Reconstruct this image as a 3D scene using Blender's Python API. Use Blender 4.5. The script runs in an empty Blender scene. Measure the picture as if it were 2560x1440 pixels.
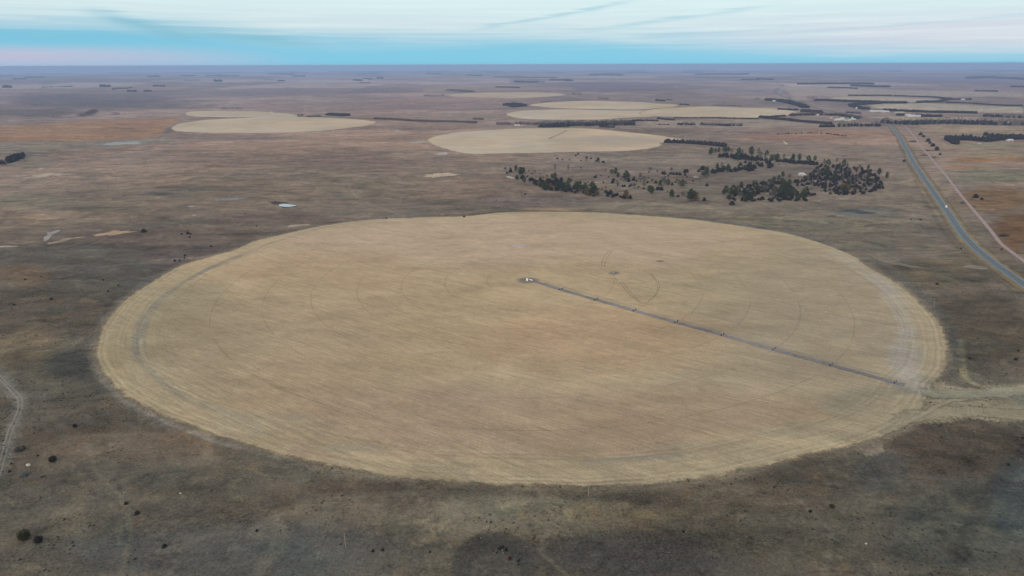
import bpy, math, random
import numpy as np
from mathutils import Matrix, Vector

scene = bpy.context.scene
rng = np.random.default_rng(7)
random.seed(11)

# ------------------------------------------------------------------ camera
CAM_H = 234.0                       # height above the plain
FPX = 1707.0                        # 24 mm lens on a 2560 px wide frame
HY = 161.0
PITCH = math.atan((720 - HY) / FPX)
ROLL = 0.0036
cs, sn = math.cos(ROLL), math.sin(ROLL)
Fv = Vector((0, math.cos(PITCH), -math.sin(PITCH)))
Rv = Vector((1, 0, 0)); Uv = Vector((0, math.sin(PITCH), math.cos(PITCH)))
Rc = Rv * cs - Uv * sn; Uc = Rv * sn + Uv * cs
cam_d = bpy.data.cameras.new("camera"); cam = bpy.data.objects.new("camera", cam_d)
scene.collection.objects.link(cam)
cam_d.lens = 24.0; cam_d.sensor_width = 36.0; cam_d.clip_start = 1.0; cam_d.clip_end = 200000.0
M = Matrix((Rc, Uc, -Fv)).transposed().to_4x4(); M.translation = (0, 0, CAM_H)
cam.matrix_world = M
scene.camera = cam

# ------------------------------------------------------------------ light
scene.view_settings.view_transform = 'Standard'
scene.view_settings.look = 'None'
scene.view_settings.exposure = 0.55
scene.view_settings.gamma = 1.0
SUN_EL, SUN_AZ = math.radians(24), math.radians(205)     # low glow behind the camera
sl = bpy.data.lights.new("sun", 'SUN'); sun = bpy.data.objects.new("sun", sl)
scene.collection.objects.link(sun)
sl.energy = 1.35; sl.angle = math.radians(22); sl.color = (1.0, 0.84, 0.66)
sd = Vector((math.sin(SUN_AZ) * math.cos(SUN_EL), math.cos(SUN_AZ) * math.cos(SUN_EL), math.sin(SUN_EL)))
sun.rotation_euler = sd.to_track_quat('Z', 'Y').to_euler()
sun.location = (0, 0, 400)

def srgb(c):
    return tuple((x / 12.92 if x <= 0.04045 else ((x + 0.055) / 1.055) ** 2.4) for x in c)

class NT:
    """tiny node-tree helper"""
    def __init__(s, tree): s.t = tree; s.n = tree.nodes; s.l = tree.links
    def new(s, typ, **kw):
        n = s.n.new(typ)
        for k, v in kw.items(): setattr(n, k, v)
        return n
    def put(s, inp, v):
        if isinstance(v, bpy.types.NodeSocket): s.l.new(v, inp)
        elif v is not None: inp.default_value = v
    def math(s, op, a, b=None, c=None, clamp=False):
        n = s.new('ShaderNodeMath', operation=op); n.use_clamp = clamp
        s.put(n.inputs[0], a)
        if b is not None: s.put(n.inputs[1], b)
        if c is not None: s.put(n.inputs[2], c)
        return n.outputs[0]
    def vmath(s, op, a, b=None):
        n = s.new('ShaderNodeVectorMath', operation=op); s.put(n.inputs[0], a)
        if b is not None: s.put(n.inputs[1], b)
        return n.outputs['Value'] if op in ('LENGTH', 'DISTANCE', 'DOT_PRODUCT') else n.outputs[0]
    def mix(s, f, a, b, blend='MIX'):
        n = s.new('ShaderNodeMix', data_type='RGBA', blend_type=blend)
        s.put(n.inputs['Factor'], f)
        for nm, v in (('A', a), ('B', b)):
            i = [q for q in n.inputs if q.name == nm and q.type == 'RGBA'][0]
            if isinstance(v, tuple): v = (*v, 1) if len(v) == 3 else v
            s.put(i, v)
        return [q for q in n.outputs if q.type == 'RGBA'][0]
    def noise(s, vec, scale, detail=4, rough=0.55, dist=0.0):
        n = s.new('ShaderNodeTexNoise'); s.put(n.inputs['Vector'], vec)
        n.inputs['Scale'].default_value = scale; n.inputs['Detail'].default_value = detail
        n.inputs['Roughness'].default_value = rough; n.inputs['Distortion'].default_value = dist
        return n.outputs['Fac']
    def maprange(s, v, a, b, c=0.0, d=1.0, smooth=True):
        n = s.new('ShaderNodeMapRange', interpolation_type='SMOOTHSTEP' if smooth else 'LINEAR')
        s.put(n.inputs[0], v)
        for i, q in enumerate((a, b, c, d)): n.inputs[i + 1].default_value = q
        return n.outputs[0]
    def mapping(s, vec, rot=(0, 0, 0), scale=(1, 1, 1), loc=(0, 0, 0)):
        n = s.new('ShaderNodeMapping'); s.put(n.inputs['Vector'], vec)
        n.inputs['Rotation'].default_value = rot; n.inputs['Scale'].default_value = scale
        n.inputs['Location'].default_value = loc
        return n.outputs[0]

def ray_dir(x, y):
    u = (x - 1280) / FPX; v = (y - 720) / FPX
    return (Rc * u - Uc * v + Fv).normalized()
def azel(x, y):
    d = ray_dir(x, y)
    return math.atan2(d.x, d.y), math.asin(d.z)

world = bpy.data.worlds.new("World"); scene.world = world; world.use_nodes = True
W = NT(world.node_tree); W.n.clear()
geo = W.new('ShaderNodeTexCoord').outputs['Generated']
sep = W.new('ShaderNodeSeparateXYZ'); W.l.new(geo, sep.inputs[0])
AZ = W.math('ARCTAN2', sep.outputs[0], sep.outputs[1])
EL = W.math('ARCSINE', sep.outputs[2])
comb = W.new('ShaderNodeCombineXYZ'); W.l.new(AZ, comb.inputs[0]); W.l.new(W.math('MULTIPLY', EL, 7.0), comb.inputs[1])
skyv = comb.outputs[0]
n_soft = W.noise(W.mapping(skyv, rot=(0, 0, 0.25), scale=(1.0, 2.2, 1)), 3.0, 4, 0.5)
n_fine = W.noise(W.mapping(skyv, rot=(0, 0, 0.35), scale=(1.0, 6.0, 1)), 4.5, 6, 0.6, 0.4)
# thin cloud veil over a clear cyan band that lies along the horizon
el0 = azel(1280, 108)[1]
edge = W.math('ADD', W.math('MULTIPLY', W.math('SUBTRACT', n_soft, 0.5), 0.035), EL)
edge = W.math('ADD', edge, W.math('MULTIPLY', W.math('SUBTRACT', n_fine, 0.5), 0.012))
# the band is wider to the left of the view
edge = W.math('SUBTRACT', edge, W.maprange(AZ, -0.22, -0.55, 0.0, 0.017))
edge = W.math('ADD', edge, W.maprange(AZ, 0.10, 0.6, 0.0, 0.018))
veil = W.maprange(edge, el0 - 0.012, el0 + 0.024)
nis = W.new('ShaderNodeTexSky', sky_type='NISHITA'); nis.sun_disc = False
nis.sun_elevation = SUN_EL; nis.sun_rotation = SUN_AZ; nis.altitude = 600
nsk = W.mix(1.0, nis.outputs[0], (0.10, 0.10, 0.10), 'MULTIPLY')
K = 1.0 / (2 ** scene.view_settings.exposure)
def sk(r, g, b): return tuple(q * K for q in srgb((r / 255, g / 255, b / 255)))
clear = W.mix(W.maprange(EL, 0.0, 0.05), sk(112, 198, 231), sk(108, 188, 220))
pale = W.mix(W.maprange(EL, 0.03, 0.10), sk(196, 216, 228), sk(216, 238, 238))
pale = W.mix(W.maprange(EL, 0.12, 0.5), pale, sk(206, 200, 204))
# the afterglow behind the camera
back = W.math('MULTIPLY', W.maprange(W.math('ABSOLUTE', AZ), 1.3, 2.4), W.maprange(EL, 0.9, 0.1))
col = W.mix(veil, clear, pale)
col = W.mix(back, col, sk(255, 222, 186))
# pink glow low at the far left and a fainter lilac one at the right
pk = W.math('MULTIPLY', W.maprange(AZ, -0.26, -0.60), W.maprange(W.math('ABSOLUTE', W.math('SUBTRACT', EL, 0.009)), 0.020, 0.0))
pk = W.math('MULTIPLY', pk, W.maprange(n_soft, 0.2, 0.6, 0.6, 1.0))
col = W.mix(W.math('MULTIPLY', pk, 0.80), col, sk(208, 186, 210))
pr = W.math('MULTIPLY', W.maprange(AZ, 0.12, 0.55), W.maprange(W.math('ABSOLUTE', W.math('SUBTRACT', EL, 0.034)), 0.038, 0.0))
col = W.mix(W.math('MULTIPLY', pr, 0.75), col, sk(206, 206, 226))
hzl = W.maprange(EL, 0.020, 0.0); hzl = W.math('MULTIPLY', hzl, W.maprange(AZ, -0.2, -0.5))
col = W.mix(W.math('MULTIPLY', hzl, 0.6), col, sk(168, 188, 222))
# thin dark wisps of cloud
for (x0, y0, x1, y1, w, stg) in ((180, 18, 520, 104, 0.0085, 0.8), (1130, 84, 1640, -6, 0.0026, 0.5), (1400, 84, 2000, 2, 0.0030, 0.45),
                                 (1880, 90, 2700, 26, 0.0022, 0.3), (330, 60, 860, 118, 0.0075, 0.6), (1500, 100, 2100, 60, 0.003, 0.25)):
    a0, e0 = azel(x0, y0); a1, e1 = azel(x1, y1)
    m = (e1 - e0) / (a1 - a0)
    line = W.math('MULTIPLY_ADD', AZ, m, e0 - m * a0)
    dd = W.math('ABSOLUTE', W.math('SUBTRACT', W.math('ADD', EL, W.math('MULTIPLY', W.math('SUBTRACT', n_fine, 0.5), 0.016)), line))
    band = W.maprange(dd, w * 1.6, 0.0)
    am, ah = (a0 + a1) / 2, (a1 - a0) / 2
    win = W.maprange(W.math('ABSOLUTE', W.math('SUBTRACT', AZ, am)), ah * 1.05, ah * 0.3)
    f = W.math('MULTIPLY', W.math('MULTIPLY', band, win), stg)
    col = W.mix(f, col, sk(112, 182, 208))
cirr = W.maprange(n_fine, 0.35, 0.75)
col = W.mix(W.math('MULTIPLY', W.math('MULTIPLY', cirr, veil), 0.45), col, sk(226, 244, 246))
col = W.mix(0.10, col, nsk)
bg = W.new('ShaderNodeBackground'); W.l.new(col, bg.inputs[0]); bg.inputs[1].default_value = 1.0
ow = W.new('ShaderNodeOutputWorld'); W.l.new(bg.outputs[0], ow.inputs[0])

# ------------------------------------------------------------------ tools
def link(o): scene.collection.objects.link(o); return o
def tag(o, label=None, cat=None, group=None, kind=None):
    if label: o['label'] = label
    if cat: o['category'] = cat
    if group: o['group'] = group
    if kind: o['kind'] = kind
    return o
def empty(name, loc, rz=0.0, label=None, cat=None, group=None):
    o = bpy.data.objects.new(name, None); o.location = loc; o.rotation_euler = (0, 0, rz); o.empty_display_size = 1
    return tag(link(o), label, cat, group)

def vnoise(x, y, scale, seed=0):
    x = np.asarray(x, float) / scale + 1000.5; y = np.asarray(y, float) / scale + 1000.5
    xi = np.floor(x).astype(np.int64); yi = np.floor(y).astype(np.int64)
    fx = x - xi; fy = y - yi; fx = fx * fx * (3 - 2 * fx); fy = fy * fy * (3 - 2 * fy)
    def hsh(a, b):
        n = (a * 374761393 + b * 668265263 + seed * 974634777) & 0xffffffff
        n = ((n ^ (n >> 13)) * 1274126177) & 0xffffffff
        return ((n ^ (n >> 16)) & 0xffff) / 65535.0
    return (hsh(xi, yi) * (1 - fx) + hsh(xi + 1, yi) * fx) * (1 - fy) + (hsh(xi, yi + 1) * (1 - fx) + hsh(xi + 1, yi + 1) * fx) * fy
def fbm(x, y, scale, octv=4, seed=0, gain=0.5):
    s = 0; a = 1; t = 0
    for i in range(octv):
        s = s + a * vnoise(x, y, scale / (2 ** i), seed + i * 17); t += a; a *= gain
    return s / t

_w = []
_r = np.random.default_rng(3)
for lam, amp in ((300, 0.9), (380, 1.1), (470, 1.2), (560, 1.3), (720, 1.6), (950, 2.0), (1300, 2.4)):
    for k in range(2):
        a = _r.uniform(0, math.pi)
        _w.append((math.cos(a) * 2 * math.pi / lam, math.sin(a) * 2 * math.pi / lam, _r.uniform(0, 6.28), amp * 0.7))
def height(x, y):
    x = np.asarray(x, float); y = np.asarray(y, float)
    h = 0
    for kx, ky, ph, am in _w: h = h + am * np.sin(kx * x + ky * y + ph)
    d = np.hypot(x, y)
    h = h * (0.35 + 0.65 * np.clip((d - 300) / 900, 0, 1))
    far = np.clip((d - 3500) / 9000, 0, 1)
    h = h + far * (26 * (fbm(x, y, 5200, 3, 5) - 0.5) + 8 * (fbm(x, y, 1600, 2, 9) - 0.5))
    vf = np.clip((d - 14000) / 30000, 0, 1)
    h = h + vf * 60 * (fbm(x, y, 14000, 3, 21) - 0.5)
    h = h - d * d / (2 * 7.4e6)          # the curve of the earth
    return h
def at(px, py):
    """where the line of sight through a point of the photograph meets the terrain"""
    d = ray_dir(px, py)
    if d.z > -0.0088: d.z = -0.0088
    t = CAM_H / -d.z
    for i in range(24):
        t = min(t, 52000.0); h = float(height(d.x * t, d.y * t))
        t = .6 * t + .4 * (CAM_H - h) / -d.z if t > 6000 else (CAM_H - h) / -d.z
    return Vector((d.x * t, d.y * t, float(height(d.x * t, d.y * t))))
def atxy(px, py): p = at(px, py); return (p.x, p.y)

def mesh_obj(name, verts, faces, mat, parent=None, smooth=False, colors=None, loc=None):
    me = bpy.data.meshes.new(name)
    verts = np.asarray(verts, np.float32); nv = len(verts)
    if isinstance(faces, np.ndarray):
        k = faces.shape[1]; nf = len(faces)
        me.vertices.add(nv); me.vertices.foreach_set('co', verts.ravel())
        me.loops.add(nf * k); me.loops.foreach_set('vertex_index', faces.astype(np.int32).ravel())
        me.polygons.add(nf); me.polygons.foreach_set('loop_start', np.arange(0, nf * k, k, dtype=np.int32))
        me.update(calc_edges=True)
    else:
        me.from_pydata([tuple(v) for v in verts], [], [tuple(f) for f in faces]); me.update()
    if smooth: me.polygons.foreach_set('use_smooth', np.ones(len(me.polygons), bool))
    if colors is not None:
        at_ = me.color_attributes.new('tint', 'FLOAT_COLOR', 'POINT')
        c = np.ones((nv, 4), np.float32); colors = np.asarray(colors); c[:, :colors.shape[1]] = colors; at_.data.foreach_set('color', c.ravel())
    me.materials.append(mat)
    o = bpy.data.objects.new(name, me); link(o)
    if parent is not None: o.parent = parent
    if loc is not None: o.location = loc
    return o

class MB:
    def __init__(s): s.v = []; s.f = []
    def add(s, v, f):
        b = len(s.v); s.v += [tuple(q) for q in v]; s.f += [tuple(i + b for i in q) for q in f]; return s
    def box(s, c, size, rz=0.0, taper=1.0):
        x, y, z = (q / 2 for q in size); v = []
        for sz in (-1, 1):
            for sx, sy in ((-1, -1), (1, -1), (1, 1), (-1, 1)):
                t = taper if sz > 0 else 1
                px, py = sx * x * t, sy * y * t
                v.append((c[0] + px * math.cos(rz) - py * math.sin(rz), c[1] + px * math.sin(rz) + py * math.cos(rz), c[2] + sz * z))
        return s.add(v, [(3, 2, 1, 0), (4, 5, 6, 7), (0, 1, 5, 4), (1, 2, 6, 5), (2, 3, 7, 6), (3, 0, 4, 7)])
    def tube(s, a, b, r0, r1=None, n=8, caps=True):
        r1 = r0 if r1 is None else r1; a = Vector(a); b = Vector(b); d = (b - a).normalized()
        u = d.orthogonal().normalized(); w = d.cross(u); v = []
        for p, r in ((a, r0), (b, r1)):
            for i in range(n):
                t = 2 * math.pi * i / n; v.append(p + (u * math.cos(t) + w * math.sin(t)) * r)
        f = [(i, (i + 1) % n, n + (i + 1) % n, n + i) for i in range(n)]
        if caps: f += [tuple(range(n))[::-1], tuple(range(n, 2 * n))]
        return s.add(v, f)
    def lathe(s, prof, c=(0, 0, 0), n=20):
        v = [(c[0] + r * math.cos(2 * math.pi * i / n), c[1] + r * math.sin(2 * math.pi * i / n), c[2] + z) for r, z in prof for i in range(n)]
        f = [(j * n + i, j * n + (i + 1) % n, (j + 1) * n + (i + 1) % n, (j + 1) * n + i) for j in range(len(prof) - 1) for i in range(n)]
        f += [tuple(range(n))[::-1], tuple((len(prof) - 1) * n + i for i in range(n))]
        return s.add(v, f)
    def prism(s, poly, y0, y1):      # polygon in xz swept along y
        n = len(poly); v = [(x, y0, z) for x, z in poly] + [(x, y1, z) for x, z in poly]
        return s.add(v, [tuple(range(n)), tuple(range(2 * n - 1, n - 1, -1))] + [(i, i + n, (i + 1) % n + n, (i + 1) % n) for i in range(n)])
    def build(s, name, mat, parent=None, smooth=False, loc=None): return mesh_obj(name, s.v, s.f, mat, parent, smooth, None, loc)

# ------------------------------------------------------------------ materials
def mat(name):
    m = bpy.data.materials.new(name); m.use_nodes = True; t = NT(m.node_tree)
    b = [n for n in t.n if n.type == 'BSDF_PRINCIPLED'][0]; b.inputs['Specular IOR Level'].default_value = 0.15
    b.inputs['Roughness'].default_value = 0.9
    return m, t, b
def posn(t): return t.new('ShaderNodeNewGeometry').outputs['Position']
def simple(name, c, rough=0.8, metal=0.0, var=0.15, scale=1.5, spec=0.2):
    m, t, b = mat(name)
    n = t.noise(t.new('ShaderNodeTexCoord').outputs['Object'], scale, 5, 0.6)
    f = t.maprange(n, 0.25, 0.75, 1 - var, 1 + var)
    v = t.new('ShaderNodeCombineXYZ')
    for i in range(3): t.l.new(f, v.inputs[i])
    t.l.new(t.mix(1.0, c, v.outputs[0], 'MULTIPLY'), b.inputs['Base Color'])
    b.inputs['Roughness'].default_value = rough; b.inputs['Metallic'].default_value = metal
    b.inputs['Specular IOR Level'].default_value = spec
    return m
def foliage(name, c1, c2, scale=0.6):
    m, t, b = mat(name)
    oi = t.new('ShaderNodeObjectInfo').outputs['Random']
    n = t.noise(posn(t), scale, 3, 0.7)
    f = t.math('ADD', t.math('MULTIPLY', oi, 0.5), t.math('MULTIPLY', t.maprange(n, 0.3, 0.7), 0.5))
    t.l.new(t.mix(f, c1, c2), b.inputs['Base Color']); b.inputs['Roughness'].default_value = 0.85
    b.inputs['Specular IOR Level'].default_value = 0.08
    return m

def grain(t, base, amp=1.0, bumpd=0.35):
    """fine grass-and-soil variation shared by every ground sheet"""
    p = posn(t)
    a = t.noise(t.mapping(p, rot=(0, 0, 0.5), scale=(1.0, 1.6, 1)), 1 / 55.0, 7, 0.62, 0.8)
    b_ = t.noise(p, 1 / 7.0, 5, 0.65, 0.3)
    c_ = t.noise(p, 1 / 1.5, 3, 0.75)
    d_ = t.noise(t.mapping(p, rot=(0, 0, -0.15), scale=(0.35, 1, 1)), 1 / 260.0, 5, 0.6, 1.0)
    v = t.math('MULTIPLY', t.math('SUBTRACT', a, 0.5), 1.1 * amp)
    v = t.math('ADD', v, t.math('MULTIPLY', t.math('SUBTRACT', b_, 0.5), 0.8 * amp))
    v = t.math('ADD', v, t.math('MULTIPLY', t.math('SUBTRACT', c_, 0.5), 1.9 * amp))
    v = t.math('ADD', v, t.math('MULTIPLY', t.math('SUBTRACT', d_, 0.5), 0.55 * amp))
    v = t.math('ADD', v, 1.0)
    e_ = t.noise(t.mapping(p, rot=(0, 0, 0.12), scale=(0.34, 1, 1), loc=(77, 31, 0)), 1 / 42.0, 4, 0.6, 0.9)
    v = t.math('ADD', v, t.math('MULTIPLY', t.math('SUBTRACT', e_, 0.5), 1.15 * amp))
    v = t.math('MAXIMUM', v, 0.3)
    cv = t.new('ShaderNodeCombineXYZ')
    for i in range(3): t.l.new(v, cv.inputs[i])
    col = t.mix(1.0, base, cv.outputs[0], 'MULTIPLY')
    hue = t.noise(t.mapping(p, loc=(310, 90, 0)), 1 / 34.0, 5, 0.6, 0.6)
    col = t.mix(t.maprange(hue, 0.52, 0.75, 0, 0.42 * amp), col, t.mix(1.0, col, (1.12, 0.96, 0.84), 'MULTIPLY'))
    col = t.mix(t.maprange(hue, 0.46, 0.28, 0, 0.42 * amp), col, t.mix(1.0, col, (0.88, 1.0, 1.0), 'MULTIPLY'))
    bn = t.new('ShaderNodeBump'); bn.inputs['Strength'].default_value = bumpd; bn.inputs['Distance'].default_value = 1.6
    t.l.new(t.noise(p, 1 / 9.0, 6, 0.6), bn.inputs['Height'])
    return col, bn.outputs[0], (a, b_, c_, d_, p)

def vattr(t): return t.new('ShaderNodeVertexColor', layer_name='tint').outputs[0]
def thin_edges(t, b, scale):
    """where stubble or soil thins out into the grass the sheet breaks up into patches"""
    al = t.new('ShaderNodeVertexColor', layer_name='tint').outputs['Alpha']
    n = t.noise(posn(t), 1 / scale, 8, 0.75)
    f = t.maprange(t.math('ADD', al, t.math('MULTIPLY', t.math('SUBTRACT', n, 0.5), 1.6)), 0.2, 0.8)
    tr = t.new('ShaderNodeBsdfTransparent'); mx = t.new('ShaderNodeMixShader')
    t.l.new(f, mx.inputs[0]); t.l.new(tr.outputs[0], mx.inputs[1]); t.l.new(b.outputs[0], mx.inputs[2])
    out = [n_ for n_ in t.n if n_.type == 'OUTPUT_MATERIAL'][0]; t.l.new(mx.outputs[0], out.inputs['Surface'])

m_ground, t, b = mat('prairie_grass')
gc, bn, (na, nb, nc, nd, gp) = grain(t, vattr(t), 1.0, 0.7)
def patch(scale, lo, hi, c, s, loc, det=7, dist=1.6):     # ragged patches of another grass
    global gc
    n_ = t.noise(t.mapping(gp, rot=(0, 0, .35), scale=(.75, 1, 1), loc=loc), 1 / scale, det, .68, dist)
    gc = t.mix(t.maprange(n_, lo, hi, 0, s), gc, t.mix(1.0, gc, c, 'MULTIPLY'))
patch(38, .50, .64, (1.40, 1.36, 1.26), .8, (500, 20, 0))
patch(46, .50, .40, (.74, .75, .76), .8, (90, 700, 0))
patch(24, .55, .68, (1.18, .99, .84), .7, (33, 210, 0))
patch(12, .56, .66, (.62, .66, .66), .7, (77, 10, 0), 5, .8)
patch(9, .58, .66, (1.4, 1.42, 1.34), .6, (7, 410, 0), 5, .8)
patch(95, .54, .62, (.84, .95, 1.0), .8, (610, 45, 0))
speck = t.noise(gp, 1 / 0.8, 2, 0.5)                     # pale tufts and stones, dark seedheads
sp = t.math('MULTIPLY', t.maprange(speck, 0.70, 0.78), t.maprange(na, 0.45, 0.62))
gc = t.mix(t.math('MULTIPLY', sp, 0.45), gc, (0.30, 0.28, 0.23))
dk = t.math('MULTIPLY', t.maprange(speck, 0.31, 0.24), t.maprange(nb, 0.42, 0.58))
gc = t.mix(t.math('MULTIPLY', dk, 0.6), gc, (0.03, 0.03, 0.025))
t.l.new(gc, b.inputs['Base Color']); t.l.new(bn, b.inputs['Normal']); b.inputs['Roughness'].default_value = 1.0
b.inputs['Specular IOR Level'].default_value = 0.0

m_soil, t, b = mat('bare_soil_sheet')
gc, bn, _ = grain(t, vattr(t), 0.7)
t.l.new(gc, b.inputs['Base Color']); t.l.new(bn, b.inputs['Normal']); b.inputs['Roughness'].default_value = 1.0
b.inputs['Specular IOR Level'].default_value = 0.0; thin_edges(t, b, 3.5)

PIV = at(1322, 700); LAST = at(2238, 957)
ARM = Vector((LAST.x - PIV.x, LAST.y - PIV.y)); SPAN = ARM.length / 8; ARMA = math.atan2(ARM.y, ARM.x)
rw0, rw1 = at(1640, 850), at(2230, 975)
ROWA = math.atan2(rw1.y - rw0.y, rw1.x - rw0.x)

def field_mat(name, rowang, piv=None, span=48.0, amp=1.0):
    m, t, b = mat(name)
    gc, bn, (na, nb, nc, nd, p) = grain(t, vattr(t), 0.44 * amp, 0.3)
    pr = t.new('ShaderNodeVectorRotate', rotation_type='Z_AXIS'); t.l.new(p, pr.inputs['Vector']); pr.inputs['Angle'].default_value = -rowang
    pr = pr.outputs[0]
    r1 = t.noise(t.mapping(pr, scale=(1 / 160.0, 1 / 3.2, 1)), 1.0, 3, 0.65, 0.1)
    r2 = t.noise(t.mapping(pr, scale=(1 / 420.0, 1 / 17.0, 1)), 1.0, 3, 0.6, 0.1)
    r3 = t.noise(t.mapping(pr, scale=(1 / 20.0, 1 / 0.9, 1)), 1.0, 2, 0.6)
    v = t.math('MULTIPLY_ADD', t.math('SUBTRACT', r1, 0.5), 0.40 * amp, 1.0)
    v = t.math('ADD', v, t.math('MULTIPLY', t.math('SUBTRACT', r2, 0.5), 0.22 * amp))
    v = t.math('ADD', v, t.math('MULTIPLY', t.math('SUBTRACT', r3, 0.5), 0.8 * amp))
    # darker clumpy rows where the stubble is thick
    cl = t.math('MULTIPLY', t.maprange(r1, 0.40, 0.28), t.maprange(na, 0.5, 0.62))
    v = t.math('SUBTRACT', v, t.math('MULTIPLY', cl, 0.2))
    if piv is not None:
        dist = t.vmath('DISTANCE', t.mapping(p, scale=(1, 1, 0)), (piv.x, piv.y, 0))
        wob = t.math('MULTIPLY', t.math('SUBTRACT', t.noise(p, 1 / 60.0, 2), 0.5), 1.6)
        q = t.math('DIVIDE', t.math('ADD', dist, wob), span)
        fr = t.math('ABSOLUTE', t.math('SUBTRACT', t.math('FRACT', t.math('ADD', q, 0.5)), 0.5))
        ln = t.maprange(t.math('MULTIPLY', fr, span), 0.75, 0.25)
        ln = t.math('MULTIPLY', ln, t.maprange(t.noise(p, 1 / 60.0, 3), 0.34, 0.52))
        ln = t.math('MULTIPLY', ln, t.math('MULTIPLY', t.math('GREATER_THAN', q, 0.6), t.math('LESS_THAN', q, 7.6)))
        v = t.math('SUBTRACT', v, t.math('MULTIPLY', ln, 0.20))
        # crop rows drilled round the rim follow the circle
        rr = t.new('ShaderNodeCombineXYZ'); t.l.new(t.math('DIVIDE', dist, 2.4), rr.inputs[0])
        t.l.new(t.math('DIVIDE', na, 0.4), rr.inputs[1])
        cr = t.noise(rr.outputs[0], 1.0, 3, 0.6)
        rim = t.maprange(dist, 352.0, 372.0)
        v = t.math('ADD', v, t.math('MULTIPLY', rim, t.math('MULTIPLY', t.math('SUBTRACT', cr, 0.5), 0.42)))
    cv = t.new('ShaderNodeCombineXYZ')
    for i in range(3): t.l.new(v, cv.inputs[i])
    gc = t.mix(1.0, gc, cv.outputs[0], 'MULTIPLY')
    t.l.new(gc, b.inputs['Base Color']); t.l.new(bn, b.inputs['Normal']); b.inputs['Roughness'].default_value = 1.0
    b.inputs['Specular IOR Level'].default_value = 0.0; thin_edges(t, b, 11.0 if piv is not None else 30.0)
    return m
m_field = field_mat('wheat_stubble_main', ROWA, PIV, SPAN, 1.0)
m_field2 = field_mat('wheat_stubble_far', ROWA + 0.4, None, 48, 0.55)

m_asph, t, b = mat('asphalt')
n = t.noise(posn(t), 1 / 6.0, 5, 0.6); t.l.new(t.mix(n, (0.062, 0.092, 0.115), (0.105, 0.145, 0.170)), b.inputs['Base Color'])
b.inputs['Roughness'].default_value = 0.75; b.inputs['Specular IOR Level'].default_value = 0.25
m_shoulder = simple('pale_shoulder', (0.185, 0.245, 0.27), 0.9, scale=0.1)
m_paint = simple('white_road_paint', (0.62, 0.63, 0.64), 0.6, scale=0.3)
m_ypaint = simple('yellow_road_paint', (0.42, 0.33, 0.08), 0.6, scale=0.3)
m_gravel = simple('pink_gravel', (0.33, 0.265, 0.255), 0.95, scale=0.12)
m_water, t, b = mat('pond_water'); b.inputs['Base Color'].default_value = (0.30, 0.38, 0.42, 1); b.inputs['Roughness'].default_value = 0.12
b.inputs['Specular IOR Level'].default_value = 1.0; b.inputs['IOR'].default_value = 1.8
m_jun = foliage('juniper_needles', (0.010, 0.014, 0.012), (0.032, 0.026, 0.024))
m_pine = foliage('pine_needles', (0.020, 0.036, 0.014), (0.052, 0.066, 0.022))
m_pinegrey = foliage('sparse_pine_needles', (0.045, 0.055, 0.040), (0.075, 0.075, 0.055))
m_gold = foliage('yellowing_leaves', (0.10, 0.075, 0.03), (0.16, 0.10, 0.045))
m_bare = foliage('bare_twigs', (0.075, 0.068, 0.064), (0.125, 0.11, 0.105))
m_trunk = simple('bark', (0.07, 0.055, 0.045), 0.9, scale=2)
m_belt = foliage('shelterbelt_foliage', (0.012, 0.014, 0.016), (0.034, 0.026, 0.028), 0.12)
m_brush = foliage('dry_brush', (0.05, 0.05, 0.045), (0.09, 0.08, 0.07), 0.3)
m_white = simple('white_siding', (0.52, 0.53, 0.53), 0.6, var=0.08)
m_roofw = simple('pale_metal_roof', (0.48, 0.52, 0.54), 0.4, var=0.08)
m_roofd = simple('grey_shingles', (0.22, 0.23, 0.25), 0.8)
m_dark = simple('dark_opening', (0.03, 0.03, 0.035), 0.5)
m_glass = simple('window_glass', (0.04, 0.05, 0.06), 0.15, spec=0.6)
m_galv = simple('galvanised_steel', (0.36, 0.39, 0.40), 0.5, 0.4, var=0.1)
m_tyre = simple('black_rubber', (0.016, 0.016, 0.017), 0.8)
m_pole = simple('weathered_wood', (0.30, 0.27, 0.22), 0.9, var=0.2)
m_ins = simple('insulator_ceramic', (0.45, 0.45, 0.42), 0.3)
m_tank = simple('white_poly_tank', (0.74, 0.80, 0.78), 0.4, var=0.05)
m_truckw = simple('white_vehicle_paint', (0.82, 0.84, 0.86), 0.35, var=0.04)
m_rock = simple('pale_rock', (0.42, 0.42, 0.40), 0.9, var=0.2)
m_brock = simple('blue_grey_rock', (0.045, 0.065, 0.075), 0.9, var=0.3)
m_red = simple('red_paint', (0.28, 0.09, 0.06), 0.6)

# ------------------------------------------------------------------ ground colour, with lens vignette painted in
GAIN = 1.0 / 0.98
def alb(c): return np.array([q * GAIN for q in srgb(c)])
def in_poly(x, y, poly):
    ins = np.zeros(x.shape, bool); n = len(poly); j = n - 1
    for i in range(n):
        xi, yi = poly[i]; xj, yj = poly[j]
        c = ((yi > y) != (yj > y)); ins ^= c & (x < (xj - xi) * (y - yi) / ((yj - yi) + 1e-9) + xi); j = i
    return ins
MAIN = [(243,890),(247,850),(262,812),(300,762),(345,728),(400,693),(450,665),(515,645),(580,627),(640,602),(700,588),(760,574),(830,561),(930,549),(1060,543),(1160,541),
 (1250,532),(1350,530),(1480,531),(1620,540),(1740,550),(1870,568),(1960,582),(2020,598),(2090,622),(2140,645),(2180,672),(2260,720),(2310,765),(2350,812),(2366,860),(2366,905),(2352,940),(2330,968),
 (2318,1000),(2290,1040),(2262,1062),(2200,1092),(2130,1113),(2000,1140),(1900,1165),(1800,1187),(1700,1201),(1600,1210),(1450,1215),(1300,1212),(1180,1206),(1050,1198),(950,1186),(850,1167),(700,1135),
 (600,1105),(520,1080),(440,1050),(370,1020),(310,985),(270,945),(250,915)]
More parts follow.
